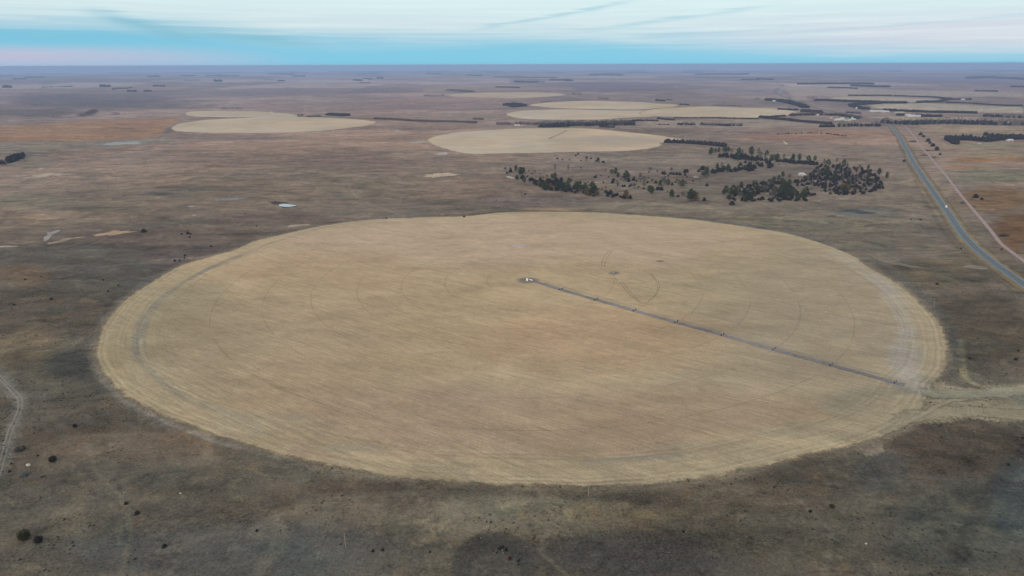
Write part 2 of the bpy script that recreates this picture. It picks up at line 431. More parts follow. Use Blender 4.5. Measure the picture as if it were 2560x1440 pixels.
# (photo x, y, half width, half depth, colour, strength)
BLOBS = [  # dark patches low down and at the sides mix grass tone and painted vignette
 (150, 1250, 420, 150, (.355,.345,.31), .5), (60, 1120, 160, 60, (.40,.37,.32), .4),
 (330, 1110, 260, 50, (.42,.375,.32), .5), (820, 1290, 300, 55, (.41,.38,.33), .4),
 (600, 1380, 420, 70, (.33,.335,.325), .7), (1240, 1300, 240, 60, (.46,.445,.385), .7), (1240, 1398, 112, 66, (.27,.27,.25), 1.0),
 (1230, 1395, 55, 26, (.33,.325,.305), .7), (1330, 1285, 240, 40, (.43,.42,.36), .7),
 (1600, 1395, 260, 55, (.31,.31,.30), .7), (1850, 1250, 220, 45, (.39,.36,.31), .5),
 (1560, 1290, 160, 30, (.44,.41,.34), .5), (1980, 1340, 220, 60, (.355,.345,.30), .6),
 (2380, 1120, 190, 62, (.335,.31,.27), .85), (2200, 1180, 60, 50, (.33,.34,.33), .5),
 (2420, 1330, 190, 110, (.31,.32,.295), .75), (2540, 1250, 60, 80, (.29,.32,.32), .7),
 (1900, 1195, 180, 14, (.33,.31,.27), .8), (900, 1215, 130, 18, (.35,.32,.28), .8),
 (180, 940, 150, 60, (.335,.335,.305), .6), (60, 1000, 140, 60, (.36,.35,.31), .6),
 (60, 860, 90, 50, (.43,.39,.31), .5), (100, 780, 230, 50, (.37,.345,.30), .8), (300, 700, 200, 40, (.35,.34,.31), .7),
 (175, 905, 55, 30, (.28,.285,.27), .6), (250, 640, 330, 26, (.37,.36,.33), .8), (480, 640, 120, 22, (.37,.34,.32), .8),
 (60, 690, 60, 25, (.45,.38,.29), .5), (430, 590, 200, 20, (.40,.36,.33), .7), (700, 545, 180, 14, (.44,.39,.36), .7),
 (80, 500, 100, 20, (.50,.49,.43), .6), (300, 490, 260, 18, (.46,.43,.38), .5), (700, 440, 300, 22, (.50,.46,.41), .5),
 (500, 470, 120, 8, (.40,.38,.34), .6), (400, 484, 40, 4, (.34,.34,.34), .7), (250, 520, 120, 9, (.39,.38,.33), .6),
 (1000, 470, 240, 24, (.50,.46,.40), .5), (900, 400, 260, 16, (.48,.42,.39), .6), (1020, 390, 70, 8, (.58,.53,.47), .7),
 (960, 375, 60, 3, (.58,.52,.47), .7), (620, 395, 220, 14, (.50,.44,.40), .6),
 (1320, 505, 160, 16, (.47,.43,.41), .6), (1400, 523, 90, 4, (.60,.53,.44), .8), (1240, 470, 180, 20, (.52,.46,.41), .6),
 (1600, 520, 240, 16, (.51,.48,.42), .6), (2000, 560, 260, 24, (.46,.44,.38), .7), (2160, 530, 90, 12, (.42,.43,.41), .6),
 (2130, 527, 30, 3, (.27,.30,.31), .9), (2165, 532, 26, 2.5, (.24,.27,.29), .9), (2080, 540, 14, 1.5, (.32,.24,.2), .9),
 (1770, 400, 260, 14, (.54,.52,.45), .6), (1650, 410, 300, 26, (.52,.48,.45), .4), (2000, 450, 220, 40, (.43,.40,.37), .6),
 (2260, 480, 60, 50, (.50,.47,.41), .5), (2200, 610, 170, 30, (.42,.40,.35), .7), (2340, 680, 120, 40, (.40,.37,.31), .8),
 (2440, 820, 130, 90, (.36,.335,.285), .9), (2420, 640, 60, 20, (.43,.40,.33), .6),
 (2100, 335, 180, 5, (.60,.48,.38), .7), (1990, 345, 120, 5, (.58,.45,.38), .5), (2200, 380, 100, 20, (.52,.48,.43), .5),
 (2490, 390, 110, 12, (.56,.51,.42), .8), (2440, 400, 60, 5, (.57,.44,.31), .9), (2530, 398, 50, 5, (.57,.44,.31), .8),
 (2420, 418, 60, 4, (.57,.45,.33), .7), (2500, 440, 120, 18, (.47,.46,.39), .8), (2500, 500, 110, 30, (.47,.39,.29), .9),
 (2540, 580, 60, 50, (.44,.35,.25), .9), (2400, 330, 140, 8, (.58,.52,.44), .6), (2480, 365, 120, 8, (.54,.52,.43), .7),
 (2311, 388, 13, 1.6, (.20,.22,.23), .9), (2333, 393, 10, 1.6, (.24,.26,.26), .9), (2318, 376, 9, 1.6, (.22,.24,.25), .9),
 (2284, 353, 12, 2, (.2,.2,.2), .9), (2407, 507, 10, 2.5, (.14,.19,.21), .95), (2434, 516, 8, 1.5, (.22,.25,.25), .8),
 (2430, 499, 9, 1.2, (.22,.25,.24), .8), (2509, 589, 16, 4, (.13,.165,.175), .95), (2430, 700, 60, 8, (.33,.32,.27), .6),
 (2370, 640, 30, 4, (.35,.35,.32), .6),
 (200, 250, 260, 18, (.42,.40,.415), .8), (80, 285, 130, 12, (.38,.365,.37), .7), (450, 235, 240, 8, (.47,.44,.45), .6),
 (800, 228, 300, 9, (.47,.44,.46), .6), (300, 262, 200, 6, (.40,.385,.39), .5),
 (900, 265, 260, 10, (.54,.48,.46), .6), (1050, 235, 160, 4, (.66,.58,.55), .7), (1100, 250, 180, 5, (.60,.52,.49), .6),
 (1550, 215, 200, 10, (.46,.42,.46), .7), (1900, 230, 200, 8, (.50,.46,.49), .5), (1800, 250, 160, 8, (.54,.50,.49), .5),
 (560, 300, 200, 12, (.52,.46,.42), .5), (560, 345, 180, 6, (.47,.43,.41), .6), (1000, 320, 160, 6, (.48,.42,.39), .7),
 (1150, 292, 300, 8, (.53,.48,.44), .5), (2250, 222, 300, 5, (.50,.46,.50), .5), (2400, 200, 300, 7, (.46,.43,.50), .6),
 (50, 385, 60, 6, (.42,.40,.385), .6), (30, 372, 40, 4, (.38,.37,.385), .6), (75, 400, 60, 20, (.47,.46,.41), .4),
]
# hard-edged parcels
PARCELS = [
 ([(1132,1410),(1148,1366),(1190,1336),(1240,1326),(1290,1336),(1328,1368),(1346,1420),(1340,1480),(1150,1480)], (.29,.29,.272), .8),
 ([(1180,1400),(1230,1375),(1290,1395),(1310,1440),(1300,1480),(1190,1480)], (.35,.34,.315), .6),
 ([(-60,320),(80,312),(160,307),(205,302),(300,299),(420,293),(452,297),(420,318),(402,332),(392,343),(250,349),(120,353),(-60,356)], (.60,.485,.375), .85),
 ([(-60,358),(250,352),(392,346),(420,340),(440,356),(250,372),(-60,385)], (.53,.51,.46), .7),
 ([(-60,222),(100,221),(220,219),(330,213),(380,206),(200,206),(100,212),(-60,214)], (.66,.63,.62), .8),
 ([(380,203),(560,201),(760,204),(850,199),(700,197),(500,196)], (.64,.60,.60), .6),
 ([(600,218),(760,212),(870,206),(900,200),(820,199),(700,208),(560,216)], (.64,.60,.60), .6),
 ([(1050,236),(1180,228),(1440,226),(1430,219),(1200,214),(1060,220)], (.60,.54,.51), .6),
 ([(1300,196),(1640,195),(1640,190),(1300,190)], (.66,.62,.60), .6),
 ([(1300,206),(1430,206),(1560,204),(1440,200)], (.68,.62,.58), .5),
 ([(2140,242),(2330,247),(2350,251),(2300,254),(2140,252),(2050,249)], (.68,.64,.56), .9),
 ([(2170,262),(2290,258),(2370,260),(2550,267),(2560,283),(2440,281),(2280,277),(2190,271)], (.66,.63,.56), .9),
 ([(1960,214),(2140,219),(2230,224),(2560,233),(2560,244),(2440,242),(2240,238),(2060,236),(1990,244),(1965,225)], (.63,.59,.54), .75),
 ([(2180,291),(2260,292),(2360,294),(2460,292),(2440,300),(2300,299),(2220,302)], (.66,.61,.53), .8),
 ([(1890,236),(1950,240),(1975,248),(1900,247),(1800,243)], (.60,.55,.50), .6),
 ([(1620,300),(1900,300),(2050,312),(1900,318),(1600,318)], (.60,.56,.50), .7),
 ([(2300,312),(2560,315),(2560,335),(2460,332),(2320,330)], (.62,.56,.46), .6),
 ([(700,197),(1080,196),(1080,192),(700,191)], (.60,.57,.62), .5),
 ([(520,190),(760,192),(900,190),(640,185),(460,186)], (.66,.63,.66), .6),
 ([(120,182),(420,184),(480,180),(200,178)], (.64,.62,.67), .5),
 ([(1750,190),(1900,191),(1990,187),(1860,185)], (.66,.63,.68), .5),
 # worn pale ground where the field track meets the lane at the right
 ([(2345,935),(2375,962),(2450,972),(2580,966),(2700,950),(2700,1040),(2580,1052),(2500,1050),(2425,1044),(2380,1052),(2300,1058),(2262,1072),(2210,1100),(2150,1112),(2100,1060),(2260,985)], (.575,.55,.47), .9),
 ([(2120,1115),(2190,1092),(2230,1068),(2240,1085),(2205,1110),(2200,1135),(2160,1140)], (.52,.49,.43), .8),
]
SEGS = [   # soft linear marks: points, half width (m), colour, strength
 ([(2560,1000),(2480,975),(2430,990),(2380,1000),(2300,985)], 5.0, (.46,.50,.50), .6),
 ([(2400,850),(2402,900),(2412,945),(2450,967),(2560,963),(2640,960)], 2.6, (.55,.53,.43), .8),
 ([(2540,975),(2480,985),(2440,980)], 2.6, (.40,.43,.45), .7),
 ([(600,655),(500,645),(380,650),(250,668),(120,700)], 1.6, (.50,.475,.43), .6),
 ([(1780,520),(1640,470),(1560,420),(1400,400),(1240,412)], 1.8, (.60,.55,.49), .5),
 ([(300,1440),(330,1330),(300,1240),(240,1180),(215,1100)], 1.2, (.46,.44,.385), .45),
 ([(1330,1200),(1380,1290),(1350,1380),(1420,1440)], 1.3, (.47,.45,.40), .45),
 ([(1980,1230),(2080,1330),(2060,1440)], 1.4, (.45,.44,.40), .45),
 ([(0,560),(200,540),(420,520),(620,470),(760,430),(980,400)], 2.2, (.56,.51,.455), .45),
 ([(1060,560),(900,500),(860,450),(700,400)], 2.2, (.57,.52,.465), .4),
 ([(0,945),(30,975),(50,1000),(47,1030),(25,1080),(8,1140),(-10,1200)], 4.2, (.45,.45,.43), .75),
 ([(100,990),(150,1070),(170,1110)], 2.5, (.42,.41,.37), .4),
 ([(320,660),(420,655),(520,640),(600,622)], 4.0, (.47,.45,.42), .5),
 ([(640,1330),(690,1290),(700,1360),(640,1440)], 4.0, (.45,.44,.39), .4),
 ([(2560,1120),(2470,1230),(2420,1330),(2380,1440)], 3.0, (.25,.255,.245), .5),
 ([(2385,830),(2382,900),(2350,950)], 6.0, (.34,.34,.33), .7),
 ([(2190,655),(2260,700),(2330,760),(2370,820)], 7.0, (.38,.38,.365), .6),
 ([(1480,530),(1740,548),(1870,565),(1990,587),(2080,615)], 9.0, (.38,.39,.39), .8),
 ([(930,548),(800,563),(700,585),(600,612)], 7.0, (.42,.41,.39), .6),
 ([(245,890),(252,930),(290,985),(360,1035),(440,1070)], 5.0, (.45,.45,.43), .5),
 ([(260,805),(300,755),(350,715),(400,685)], 5.5, (.46,.46,.44), .5),
 ([(238,850),(240,900),(262,955),(310,1000),(370,1035),(440,1064),(520,1094),(600,1118),(700,1143)], 3.0, (.50,.49,.46), .6),
 ([(330,1012),(430,1062),(540,1104),(600,1120)], 1.8, (.55,.53,.50), .6),
 ([(1560,533),(1400,527),(1300,530)], 4.0, (.56,.50,.42), .6),
 ([(1180,432),(1080,400),(1060,385)], 5.0, (.56,.52,.47), .5),
 ([(1170,378),(1240,412),(1300,420)], 5.0, (.60,.56,.50), .4),
 ([(1020,318),(1060,322),(1110,327),(1150,328)], 6.0, (.66,.62,.58), .6),
 ([(760,255),(762,275),(775,288)], 6.0, (.62,.58,.55), .6),
 ([(920,310),(970,318),(1000,318)], 6.0, (.64,.61,.58), .6),
 ([(2235,330),(2258,375),(2275,420),(2300,480),(2330,530),(2365,590),(2420,640),(2480,690),(2540,735)], 3.0, (.36,.345,.29), .55),
 ([(420,330),(436,318),(470,306),(540,299),(640,295),(760,291)], 16.0, (.40,.385,.40), .7),
 ([(455,286),(520,293),(640,295)], 14.0, (.44,.42,.43), .6),
 ([(1240,383),(1120,380),(1075,366)], 6, (.45,.42,.40), .4),
 ([(1350,312),(1600,310),(2200,303)], 30, (.47,.43,.40), .35),
 ([(1395,268),(1330,263),(1280,280),(1250,292),(1300,302)], 10, (.52,.46,.44), .4),
]
SEGS.append(('MAIN', 6.0, (.50,.47,.41), .55))
def affine(cx, cy, rx, ry):
    t_ = Vector(atxy(cx, max(cy - ry, HY + 22))); b_ = Vector(atxy(cx, cy + ry)); l_ = Vector(atxy(cx - rx, cy)); r_ = Vector(atxy(cx + rx, cy))
    c = (t_ + b_) / 2 if ry < 0.25 * (cy - HY) else (l_ + r_) / 2
    a = (r_ - l_) / 2; d = (b_ - t_) / 2
    Mx = np.array([[a.x, d.x], [a.y, d.y]]); return np.array(c), np.linalg.inv(Mx)
def seg_dist(x, y, pts):
    best = np.full(x.shape, 1e9)
    for (x0, y0), (x1, y1) in zip(pts[:-1], pts[1:]):
        dx, dy = x1 - x0, y1 - y0; L = dx * dx + dy * dy + 1e-9
        tt = np.clip(((x - x0) * dx + (y - y0) * dy) / L, 0, 1)
        best = np.minimum(best, np.hypot(x - x0 - tt * dx, y - y0 - tt * dy))
    return best
def paint(x, y, col, blobs, parcels, segs):
    wr = fbm(x, y, 70, 4, 31); wr2 = fbm(x, y, 70, 4, 77)
    d0 = np.hypot(x, y)
    big1 = fbm(x, y, 420, 5, 41, .6); 
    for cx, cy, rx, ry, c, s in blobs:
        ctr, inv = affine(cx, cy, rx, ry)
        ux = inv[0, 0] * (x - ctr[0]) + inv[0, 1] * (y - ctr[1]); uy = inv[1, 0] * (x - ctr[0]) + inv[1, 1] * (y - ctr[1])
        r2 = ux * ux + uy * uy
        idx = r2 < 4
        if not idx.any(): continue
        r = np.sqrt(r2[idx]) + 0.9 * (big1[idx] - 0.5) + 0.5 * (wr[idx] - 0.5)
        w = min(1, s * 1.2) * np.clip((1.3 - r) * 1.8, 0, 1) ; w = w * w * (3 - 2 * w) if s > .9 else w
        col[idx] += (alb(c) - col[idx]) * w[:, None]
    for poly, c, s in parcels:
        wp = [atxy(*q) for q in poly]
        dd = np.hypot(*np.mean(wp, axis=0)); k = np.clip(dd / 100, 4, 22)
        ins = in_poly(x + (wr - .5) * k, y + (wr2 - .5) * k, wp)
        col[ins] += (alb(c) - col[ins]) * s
    for pts, hw, c, s in segs:
        if pts == 'MAIN': pts = MAIN + MAIN[:1]
        wp = [atxy(*q) for q in pts]
        d = seg_dist(x, y, wp) + (wr - .5) * hw * 1.2
        w = s * np.clip(1.5 - d / hw, 0, 1)
        col += (alb(c) - col) * w[:, None]
    return col
def ground_color(x, y):
    # base colours by camera distance: grass tone, darkened close by as painted lens vignette
    d = np.hypot(x, y)
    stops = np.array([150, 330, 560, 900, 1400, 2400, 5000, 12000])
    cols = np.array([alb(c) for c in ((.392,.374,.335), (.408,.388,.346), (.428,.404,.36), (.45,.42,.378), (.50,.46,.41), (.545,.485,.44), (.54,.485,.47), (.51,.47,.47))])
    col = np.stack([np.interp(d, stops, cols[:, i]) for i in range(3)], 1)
    xs = x * .8 + y * .1
    n1 = fbm(xs, y, 340, 5, 1, .58); n2 = fbm(x, y, 900, 4, 2); n3 = fbm(x, y, 130, 4, 3, .6); n4 = fbm(x, y, 2600, 4, 8)
    f = 1 + 1.0 * (n1 - .5) + 0.35 * (n3 - .5) + .25 * (n2 - .5)
    f = f + 0.95 * (n4 - .5) * np.clip((d - 1800) / 2500, 0, 1)
    col *= f[:, None]
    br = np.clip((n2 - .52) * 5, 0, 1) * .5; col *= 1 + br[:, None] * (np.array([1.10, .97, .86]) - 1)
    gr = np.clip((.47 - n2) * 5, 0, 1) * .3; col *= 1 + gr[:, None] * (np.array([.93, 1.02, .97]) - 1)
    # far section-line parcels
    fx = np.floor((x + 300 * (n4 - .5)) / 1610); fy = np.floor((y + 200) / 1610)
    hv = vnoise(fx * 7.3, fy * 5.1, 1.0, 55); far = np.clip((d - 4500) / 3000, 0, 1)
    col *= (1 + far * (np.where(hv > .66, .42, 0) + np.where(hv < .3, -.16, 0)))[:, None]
    return paint(x, y, col, BLOBS, PARCELS, SEGS)

# ------------------------------------------------------------------ terrain sheet
def grid_faces(nr, nc, wrap=False):
    i = np.arange(nr - 1)[:, None]; j = np.arange(nc if wrap else nc - 1)[None, :]
    j2 = (j + 1) % nc
    a = i * nc + j; b_ = i * nc + j2; c = (i + 1) * nc + j2; d = (i + 1) * nc + j
    return np.stack([q.ravel() for q in np.broadcast_arrays(a, b_, c, d)], 1)
def build_ground():
    rr = [6.0]
    while rr[-1] < 66000: rr.append(rr[-1] * (1.0058 if rr[-1] > 150 else 1.15))
    rr = np.array(rr)
    th = np.concatenate([np.radians(np.arange(-52, 52, 0.19)), np.radians(np.arange(52, 308, 4.0))])   # azimuth from +Y
    R_, T_ = np.meshgrid(rr, th, indexing='ij')
    x = (R_ * np.sin(T_)).ravel(); y = (R_ * np.cos(T_)).ravel(); z = height(x, y)
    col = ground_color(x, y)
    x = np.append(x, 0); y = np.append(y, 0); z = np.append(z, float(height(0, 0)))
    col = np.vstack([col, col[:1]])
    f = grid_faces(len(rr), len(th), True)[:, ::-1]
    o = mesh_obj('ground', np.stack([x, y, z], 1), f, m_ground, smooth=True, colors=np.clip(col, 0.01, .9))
    nt = len(th); me = o.data
    return tag(o, 'dry grey brown prairie rolling out to the horizon', None, None, 'structure')
build_ground()

# ------------------------------------------------------------------ crop circles
def smooth_loop(px, n):
    p = np.array(px, float); k = len(p); out = []
    for i in range(k):
        p0, p1, p2, p3 = p[i - 1], p[i], p[(i + 1) % k], p[(i + 2) % k]
        for t_ in np.linspace(0, 1, n, endpoint=False):
            out.append(0.5 * ((2 * p1) + (-p0 + p2) * t_ + (2 * p0 - 5 * p1 + 4 * p2 - p3) * t_ ** 2 + (-p0 + 3 * p1 - 3 * p2 + p3) * t_ ** 3))
    return np.array(out)
def field(name, outline, base, mat_, label, rings=40, sub=16, lift=.2, jit=1.0, blobs=(), segs=(), parcels=()):
    w = np.array([atxy(*q) for q in outline])
    w = smooth_loop(w, sub)
    c = w.mean(0); n = len(w)
    s = (fbm(w[:, 0], w[:, 1], 37, 5, 90, .65) - .5) * 2 * jit
    dv = w - c; L = np.hypot(*dv.T); w = c + dv * (1 + (s + (4.5 if outline is MAIN else 8)) / L)[:, None]
    tt = np.concatenate([np.linspace(0.002, .8, int(rings * .75)), np.linspace(.8, 1, int(rings * .35))[1:]])
    x = (c[0] + tt[:, None] * (w[None, :, 0] - c[0])).ravel(); y = (c[1] + tt[:, None] * (w[None, :, 1] - c[1])).ravel()
    z = height(x, y) + lift
    col = np.tile(alb(base), (len(x), 1))
    f = 1 + .30 * (fbm(x, y, 240, 4, 12) - .5) + .16 * (fbm(x, y, 50, 3, 13) - .5)
    col *= f[:, None]
    g = fbm(x, y, 260, 3, 14); col *= 1 + np.clip((g - .5) * 5, -1, 1)[:, None] * np.array([.035, -.01, -.06])
    g2 = fbm(x, y, 380, 4, 66); col += (alb((.60, .575, .46)) - col) * np.clip((g2 - .55) * 3, 0, .22)[:, None]
    col = paint(x, y, col, blobs, parcels, segs)
    Lr = np.hypot(*(w - c).T); e = ((1 - tt)[:, None] * Lr[None, :]).ravel(); th_ = np.tile(np.arange(n) / n, len(tt))
    if name == 'crop_field' and outline is MAIN:
        band = np.clip((52 - e) / 26, 0, 1); band *= .35 + .65 * (fbm(x, y, 60, 3, 71) > .42)
        col += (alb((.675, .63, .52)) - col) * (band * .6)[:, None]
        # ruts of the machines that circle the rim
        for e0, wd, dk in ((2.2, .8, .20), (4.6, .7, .16), (8.5, .8, .14), (13, .9, .08), (19, .9, .07), (33, 1.1, .10), (36.5, 1.1, .10), (-9, 1, 0)):
            ew = e + 3.0 * (vnoise(th_ * 60, e * 0, 1.0, 8) - .5) + (vnoise(th_ * 300, e * 0, 1.0, 18) - .5)
            on = fbm(x, y, 75, 2, int(e0 * 10) + 5) > .40
            col *= (1 - dk * on * np.clip(1.6 - np.abs(ew - e0) / wd, 0, 1))[:, None]
            col *= (1 + dk * .7 * on * np.clip(1.6 - np.abs(ew - e0 - 1.8) / wd, 0, 1))[:, None]
        ew = e + 8 * (vnoise(th_ * 40, e * 0, 1.0, 28) - .5)
        col *= (1 + .22 * np.clip(1 - e / 60, 0, 1) * (vnoise(ew * 1.0, th_ * 14, 2.2, 4) - .5))[:, None]
    al_ = np.clip(e / (9.0 if outline is MAIN else 26.0), 0, 1)
    col = np.concatenate([np.clip(col, .01, .9), al_[:, None]], 1)
    o = mesh_obj(name, np.stack([x, y, z], 1), grid_faces(len(tt), n, True), mat_, smooth=True, colors=col)
    return tag(o, label, None, None, 'structure')
field('crop_field', MAIN, (.675,.625,.52), m_field, 'huge round tan stubble field with the irrigator arm across it', rings=190, sub=26, lift=.2, jit=1.2,
 blobs=[(1250,600,620,60,(.72,.65,.56),.7),(2060,730,300,150,(.61,.575,.49),.7),(1980,960,260,90,(.62,.58,.49),.5),(440,880,200,170,(.585,.555,.455),.75),(1100,1080,600,110,(.615,.55,.47),.6),(700,900,300,150,(.64,.58,.48),.5),(1700,1060,420,90,(.62,.555,.46),.6),  # darker side patches: greenish stubble ends plus painted lens vignette
        (1500,850,300,80,(.67,.58,.47),.5),(820,680,240,50,(.68,.60,.49),.5),(650,1060,160,30,(.58,.55,.47),.6),(1250,1160,300,26,(.58,.52,.44),.5),(1300,615,14,4,(.70,.67,.64),.9),
        (1320,701,30,8,(.47,.46,.42),.95),(1535,683,14,4,(.48,.46,.43),.9),(1650,653,9,2,(.50,.48,.40),.8),(2270,900,35,70,(.60,.575,.50),.8),(2200,1010,130,38,(.545,.53,.46),.9),
        (2080,1080,180,22,(.56,.54,.465),.7),(1850,1120,200,18,(.56,.535,.47),.5),(1180,1180,120,6,(.54,.52,.46),.7),(1640,1148,130,7,(.54,.53,.48),.6),(880,1120,90,12,(.57,.555,.48),.6),
        (1280,1185,900,34,(.60,.565,.47),.6),(2310,985,60,50,(.50,.50,.44),.8),(310,800,60,60,(.61,.57,.46),.5),(290,900,30,60,(.61,.565,.45),.5)],
 segs=[([(600,640),(520,672),(460,705),(400,748),(360,795),(345,840),(345,880),(362,915),(400,950),(450,990),(520,1018),(600,1045),(640,1060),(640,1090)],4.2,(.50,.50,.465),.85),
       ([(352,850),(356,890),(385,925),(430,965),(500,1000)],1.2,(.66,.62,.52),.8),
       ([(830,565),(700,600),(620,630),(560,660)],5,(.61,.58,.50),.6),
       ([(2090,632),(2150,668),(2210,712),(2245,755),(2265,800),(2275,850),(2262,905),(2275,950),(2300,975)],9.5,(.64,.63,.60),.9),
       ([(2240,740),(2262,790),(2272,850)],4.0,(.68,.67,.64),.7),
       ([(2225,957),(2290,985),(2340,1000)],4.0,(.50,.51,.50),.8),
       ([(1800,1170),(1950,1140),(2060,1112),(2160,1082),(2240,1050)],3.0,(.50,.50,.455),.5),
       ([(1000,1192),(1120,1200),(1300,1205),(1450,1207),(1600,1202)],1.3,(.50,.46,.40),.5),
       ([(1450,1158),(1560,1150),(1700,1138),(1800,1128)],1.8,(.52,.53,.50),.5),
       ([(300,770),(262,830),(258,890),(275,940),(320,985),(400,1025)],3.0,(.66,.61,.49),.5)])
field('crop_field', [(1065,350),(1078,342),(1100,337),(1140,331),(1180,328),(1240,324),(1300,321),(1400,320),(1500,323),(1590,332),(1660,340),(1715,349),(1722,352),(1700,355),(1662,357),(1655,364),(1640,370),(1600,375),(1560,378),(1480,380),(1350,383),(1250,384),(1170,385),(1130,378),(1095,368),(1075,360)],
      (.745,.695,.605), m_field2, 'pale round stubble field just beyond the big one', rings=50, sub=8, lift=.3, jit=2, blobs=[(1530,352,130,12,(.64,.60,.54),.5)])
field('crop_field', [(424,320),(432,314),(450,308),(520,299),(600,295),(740,292),(850,295),(930,302),(942,307),(915,315),(880,319),(830,325),(760,330),(650,333),(540,333),(460,330),(432,326)],
      (.745,.695,.605), m_field2, 'pale oval stubble field at left beside the orange grass', rings=40, sub=8, lift=.35, jit=3)
field('crop_field', [(460,286),(475,279),(560,278),(650,279),(710,283),(747,291),(700,292.5),(640,293),(540,293),(480,291)],
      (.745,.695,.605), m_field2, 'narrow pale stubble field behind the left oval field', rings=30, sub=8, lift=.35, jit=3)
field('crop_field', [(1118,238),(1160,233),(1250,231),(1340,231),(1400,234),(1418,237),(1370,242),(1280,246),(1180,243)],
      (.70,.645,.56), m_field2, 'most distant pale stubble field near the top centre', rings=30, sub=8, lift=.6, jit=4)
field('crop_field', [(1322,263),(1370,256),(1450,252.5),(1560,254),(1640,258),(1697,263),(1660,270),(1600,274),(1540,274),(1450,272),(1400,271),(1350,267)],
      (.745,.695,.605), m_field2, 'striped pale stubble field behind the wide twin fields', rings=30, sub=8, lift=.5, jit=3)
field('crop_field', [(1262,286),(1280,280),(1330,275.5),(1400,273.5),(1500,275),(1560,276),(1640,277),(1640,290),(1600,293),(1520,298),(1440,300),(1340,299),(1290,295)],
      (.745,.695,.605), m_field2, 'left half of the wide pale stubble fields above the river trees', rings=30, sub=8, lift=.45, jit=3)
field('crop_field', [(1600,280),(1660,270),(1710,267),(1800,267),(1900,270),(1980,277),(2002,284),(1960,290),(1850,294),(1700,292),(1620,290)],
      (.745,.69,.59), m_field2, 'right half of the wide pale stubble fields, reaching the highway side', rings=30, sub=8, lift=.55, jit=3)

# ------------------------------------------------------------------ strips on the ground
def polyline(px, step=6.0, world_pts=None):
    w = np.array([atxy(*q) for q in px]) if world_pts is None else np.array(world_pts)
    k = len(w); out = []
    for i in range(k - 1):
        p0 = w[max(i - 1, 0)]; p1 = w[i]; p2 = w[i + 1]; p3 = w[min(i + 2, k - 1)]
        n = max(2, int(np.hypot(*(p2 - p1)) / step))
        for t_ in np.linspace(0, 1, n, endpoint=False):
            out.append(0.5 * ((2 * p1) + (-p0 + p2) * t_ + (2 * p0 - 5 * p1 + 4 * p2 - p3) * t_ ** 2 + (-p0 + 3 * p1 - 3 * p2 + p3) * t_ ** 3))
    out.append(w[-1]); return np.array(out)
def ribbon_vf(path, off, w, lift, across=2, wj=0.0, seed=0):
    d = np.gradient(path, axis=0); d /= np.hypot(*d.T)[:, None] + 1e-9; nrm = np.stack([d[:, 1], -d[:, 0]], 1)
    V = []
    for a in np.linspace(-.5, .5, across):
        jj = 0 if not wj else (fbm(path[:, 0] + a * 991, path[:, 1], 11, 3, seed) - .5)[:, None] * 2 * wj
        q = path + nrm * (off + a * w + jj); V.append(np.stack([q[:, 0], q[:, 1], height(q[:, 0], q[:, 1]) + lift], 1))
    V = np.stack(V, 1).reshape(-1, 3)
    return V, grid_faces(len(path), across)
def ribbon(name, px, w, mat_, label, off=0.0, lift=.1, step=6.0, across=2, base=None, wj=0.0, dash=None, world_pts=None):
    path = polyline(px, step, world_pts)
    V, F = ribbon_vf(path, off, w, lift, across, wj)
    col = None
    if base is not None:
        col = np.tile(alb(base), (len(V), 1)) * (1 + .3 * (fbm(V[:, 0], V[:, 1], 30, 3, 4) - .5))[:, None]
        if across > 3: q = np.abs(np.linspace(-1, 1, across)); col = np.concatenate([col, np.tile(np.clip(1.45 - q * 1.3, 0, 1), len(path))[:, None]], 1)
    o = mesh_obj(name, V, F, mat_, smooth=True, colors=col)
    return tag(o, label, None, None, 'structure')
HWY = [(2660,785),(2600,738),(2547,702),(2483,656),(2438,619),(2400,577),(2362,520),(2330,474),(2304,437),(2279,398),(2260,363),(2240,331),(2228,316),(2210,307),(2185,300),(2160,296),(2130,290),(2090,281),(2040,270),(2000,258),(1975,247),(1948,236),(1936,229),(1945,220),(1957,212),(1940,207),(1915,202)]
ribbon('verge', HWY, 34, m_soil, 'pale tan mown verge along the highway', lift=.15, base=(.52,.465,.36), wj=3.0, across=7)
hp = polyline(HWY)
ribbon('highway_shoulder', HWY, 13.0, m_shoulder, 'pale gravel shoulder of the two lane highway', lift=.32, across=3)
ribbon('highway', HWY, 9.6, m_asph, 'grey blue asphalt two lane highway curving off to the north', lift=.42, across=3)
for off, nm in ((-3.6, 'left'), (3.6, 'right')):
    ribbon('edge_line', HWY[:14], .22, m_paint, 'white painted edge line of the highway', off=off, lift=.47)
ribbon('centre_line', HWY[:14], .3, m_ypaint, 'yellow painted centre line of the highway', lift=.47)
TRAIL = [(2640,705),(2600,680),(2560,653),(2534,634),(2502,609),(2477,577),(2442,535),(2407,494),(2375,452),(2343,414),(2317,382),(2292,350),(2269,321),(2256,312),(2237,308),(2215,306)]
ribbon('gravel_trail', TRAIL, 5.6, m_gravel, 'straight pinkish gravel trail running beside the highway', lift=.3)
ribbon('gravel_trail', [(2090,277),(2040,263),(1995,250),(1962,238),(1950,230),(1962,215)], 9, m_gravel, 'far stretch of gravel trail beside the distant highway bend', lift=.5)
ribbon('dirt_track', [(-20,925),(0,945),(30,975),(50,1000),(46,1035),(25,1080),(8,1140),(-12,1210)], 1.0, m_soil, 'left wheel rut of the pale dirt track at the left edge', off=-1.2, lift=.08, base=(.50,.49,.46), wj=.25, step=3)
ribbon('dirt_track', [(-20,925),(0,945),(30,975),(50,1000),(46,1035),(25,1080),(8,1140),(-12,1210)], 1.0, m_soil, 'right wheel rut of the pale dirt track at the left edge', off=1.2, lift=.08, base=(.52,.51,.48), wj=.25, step=3)
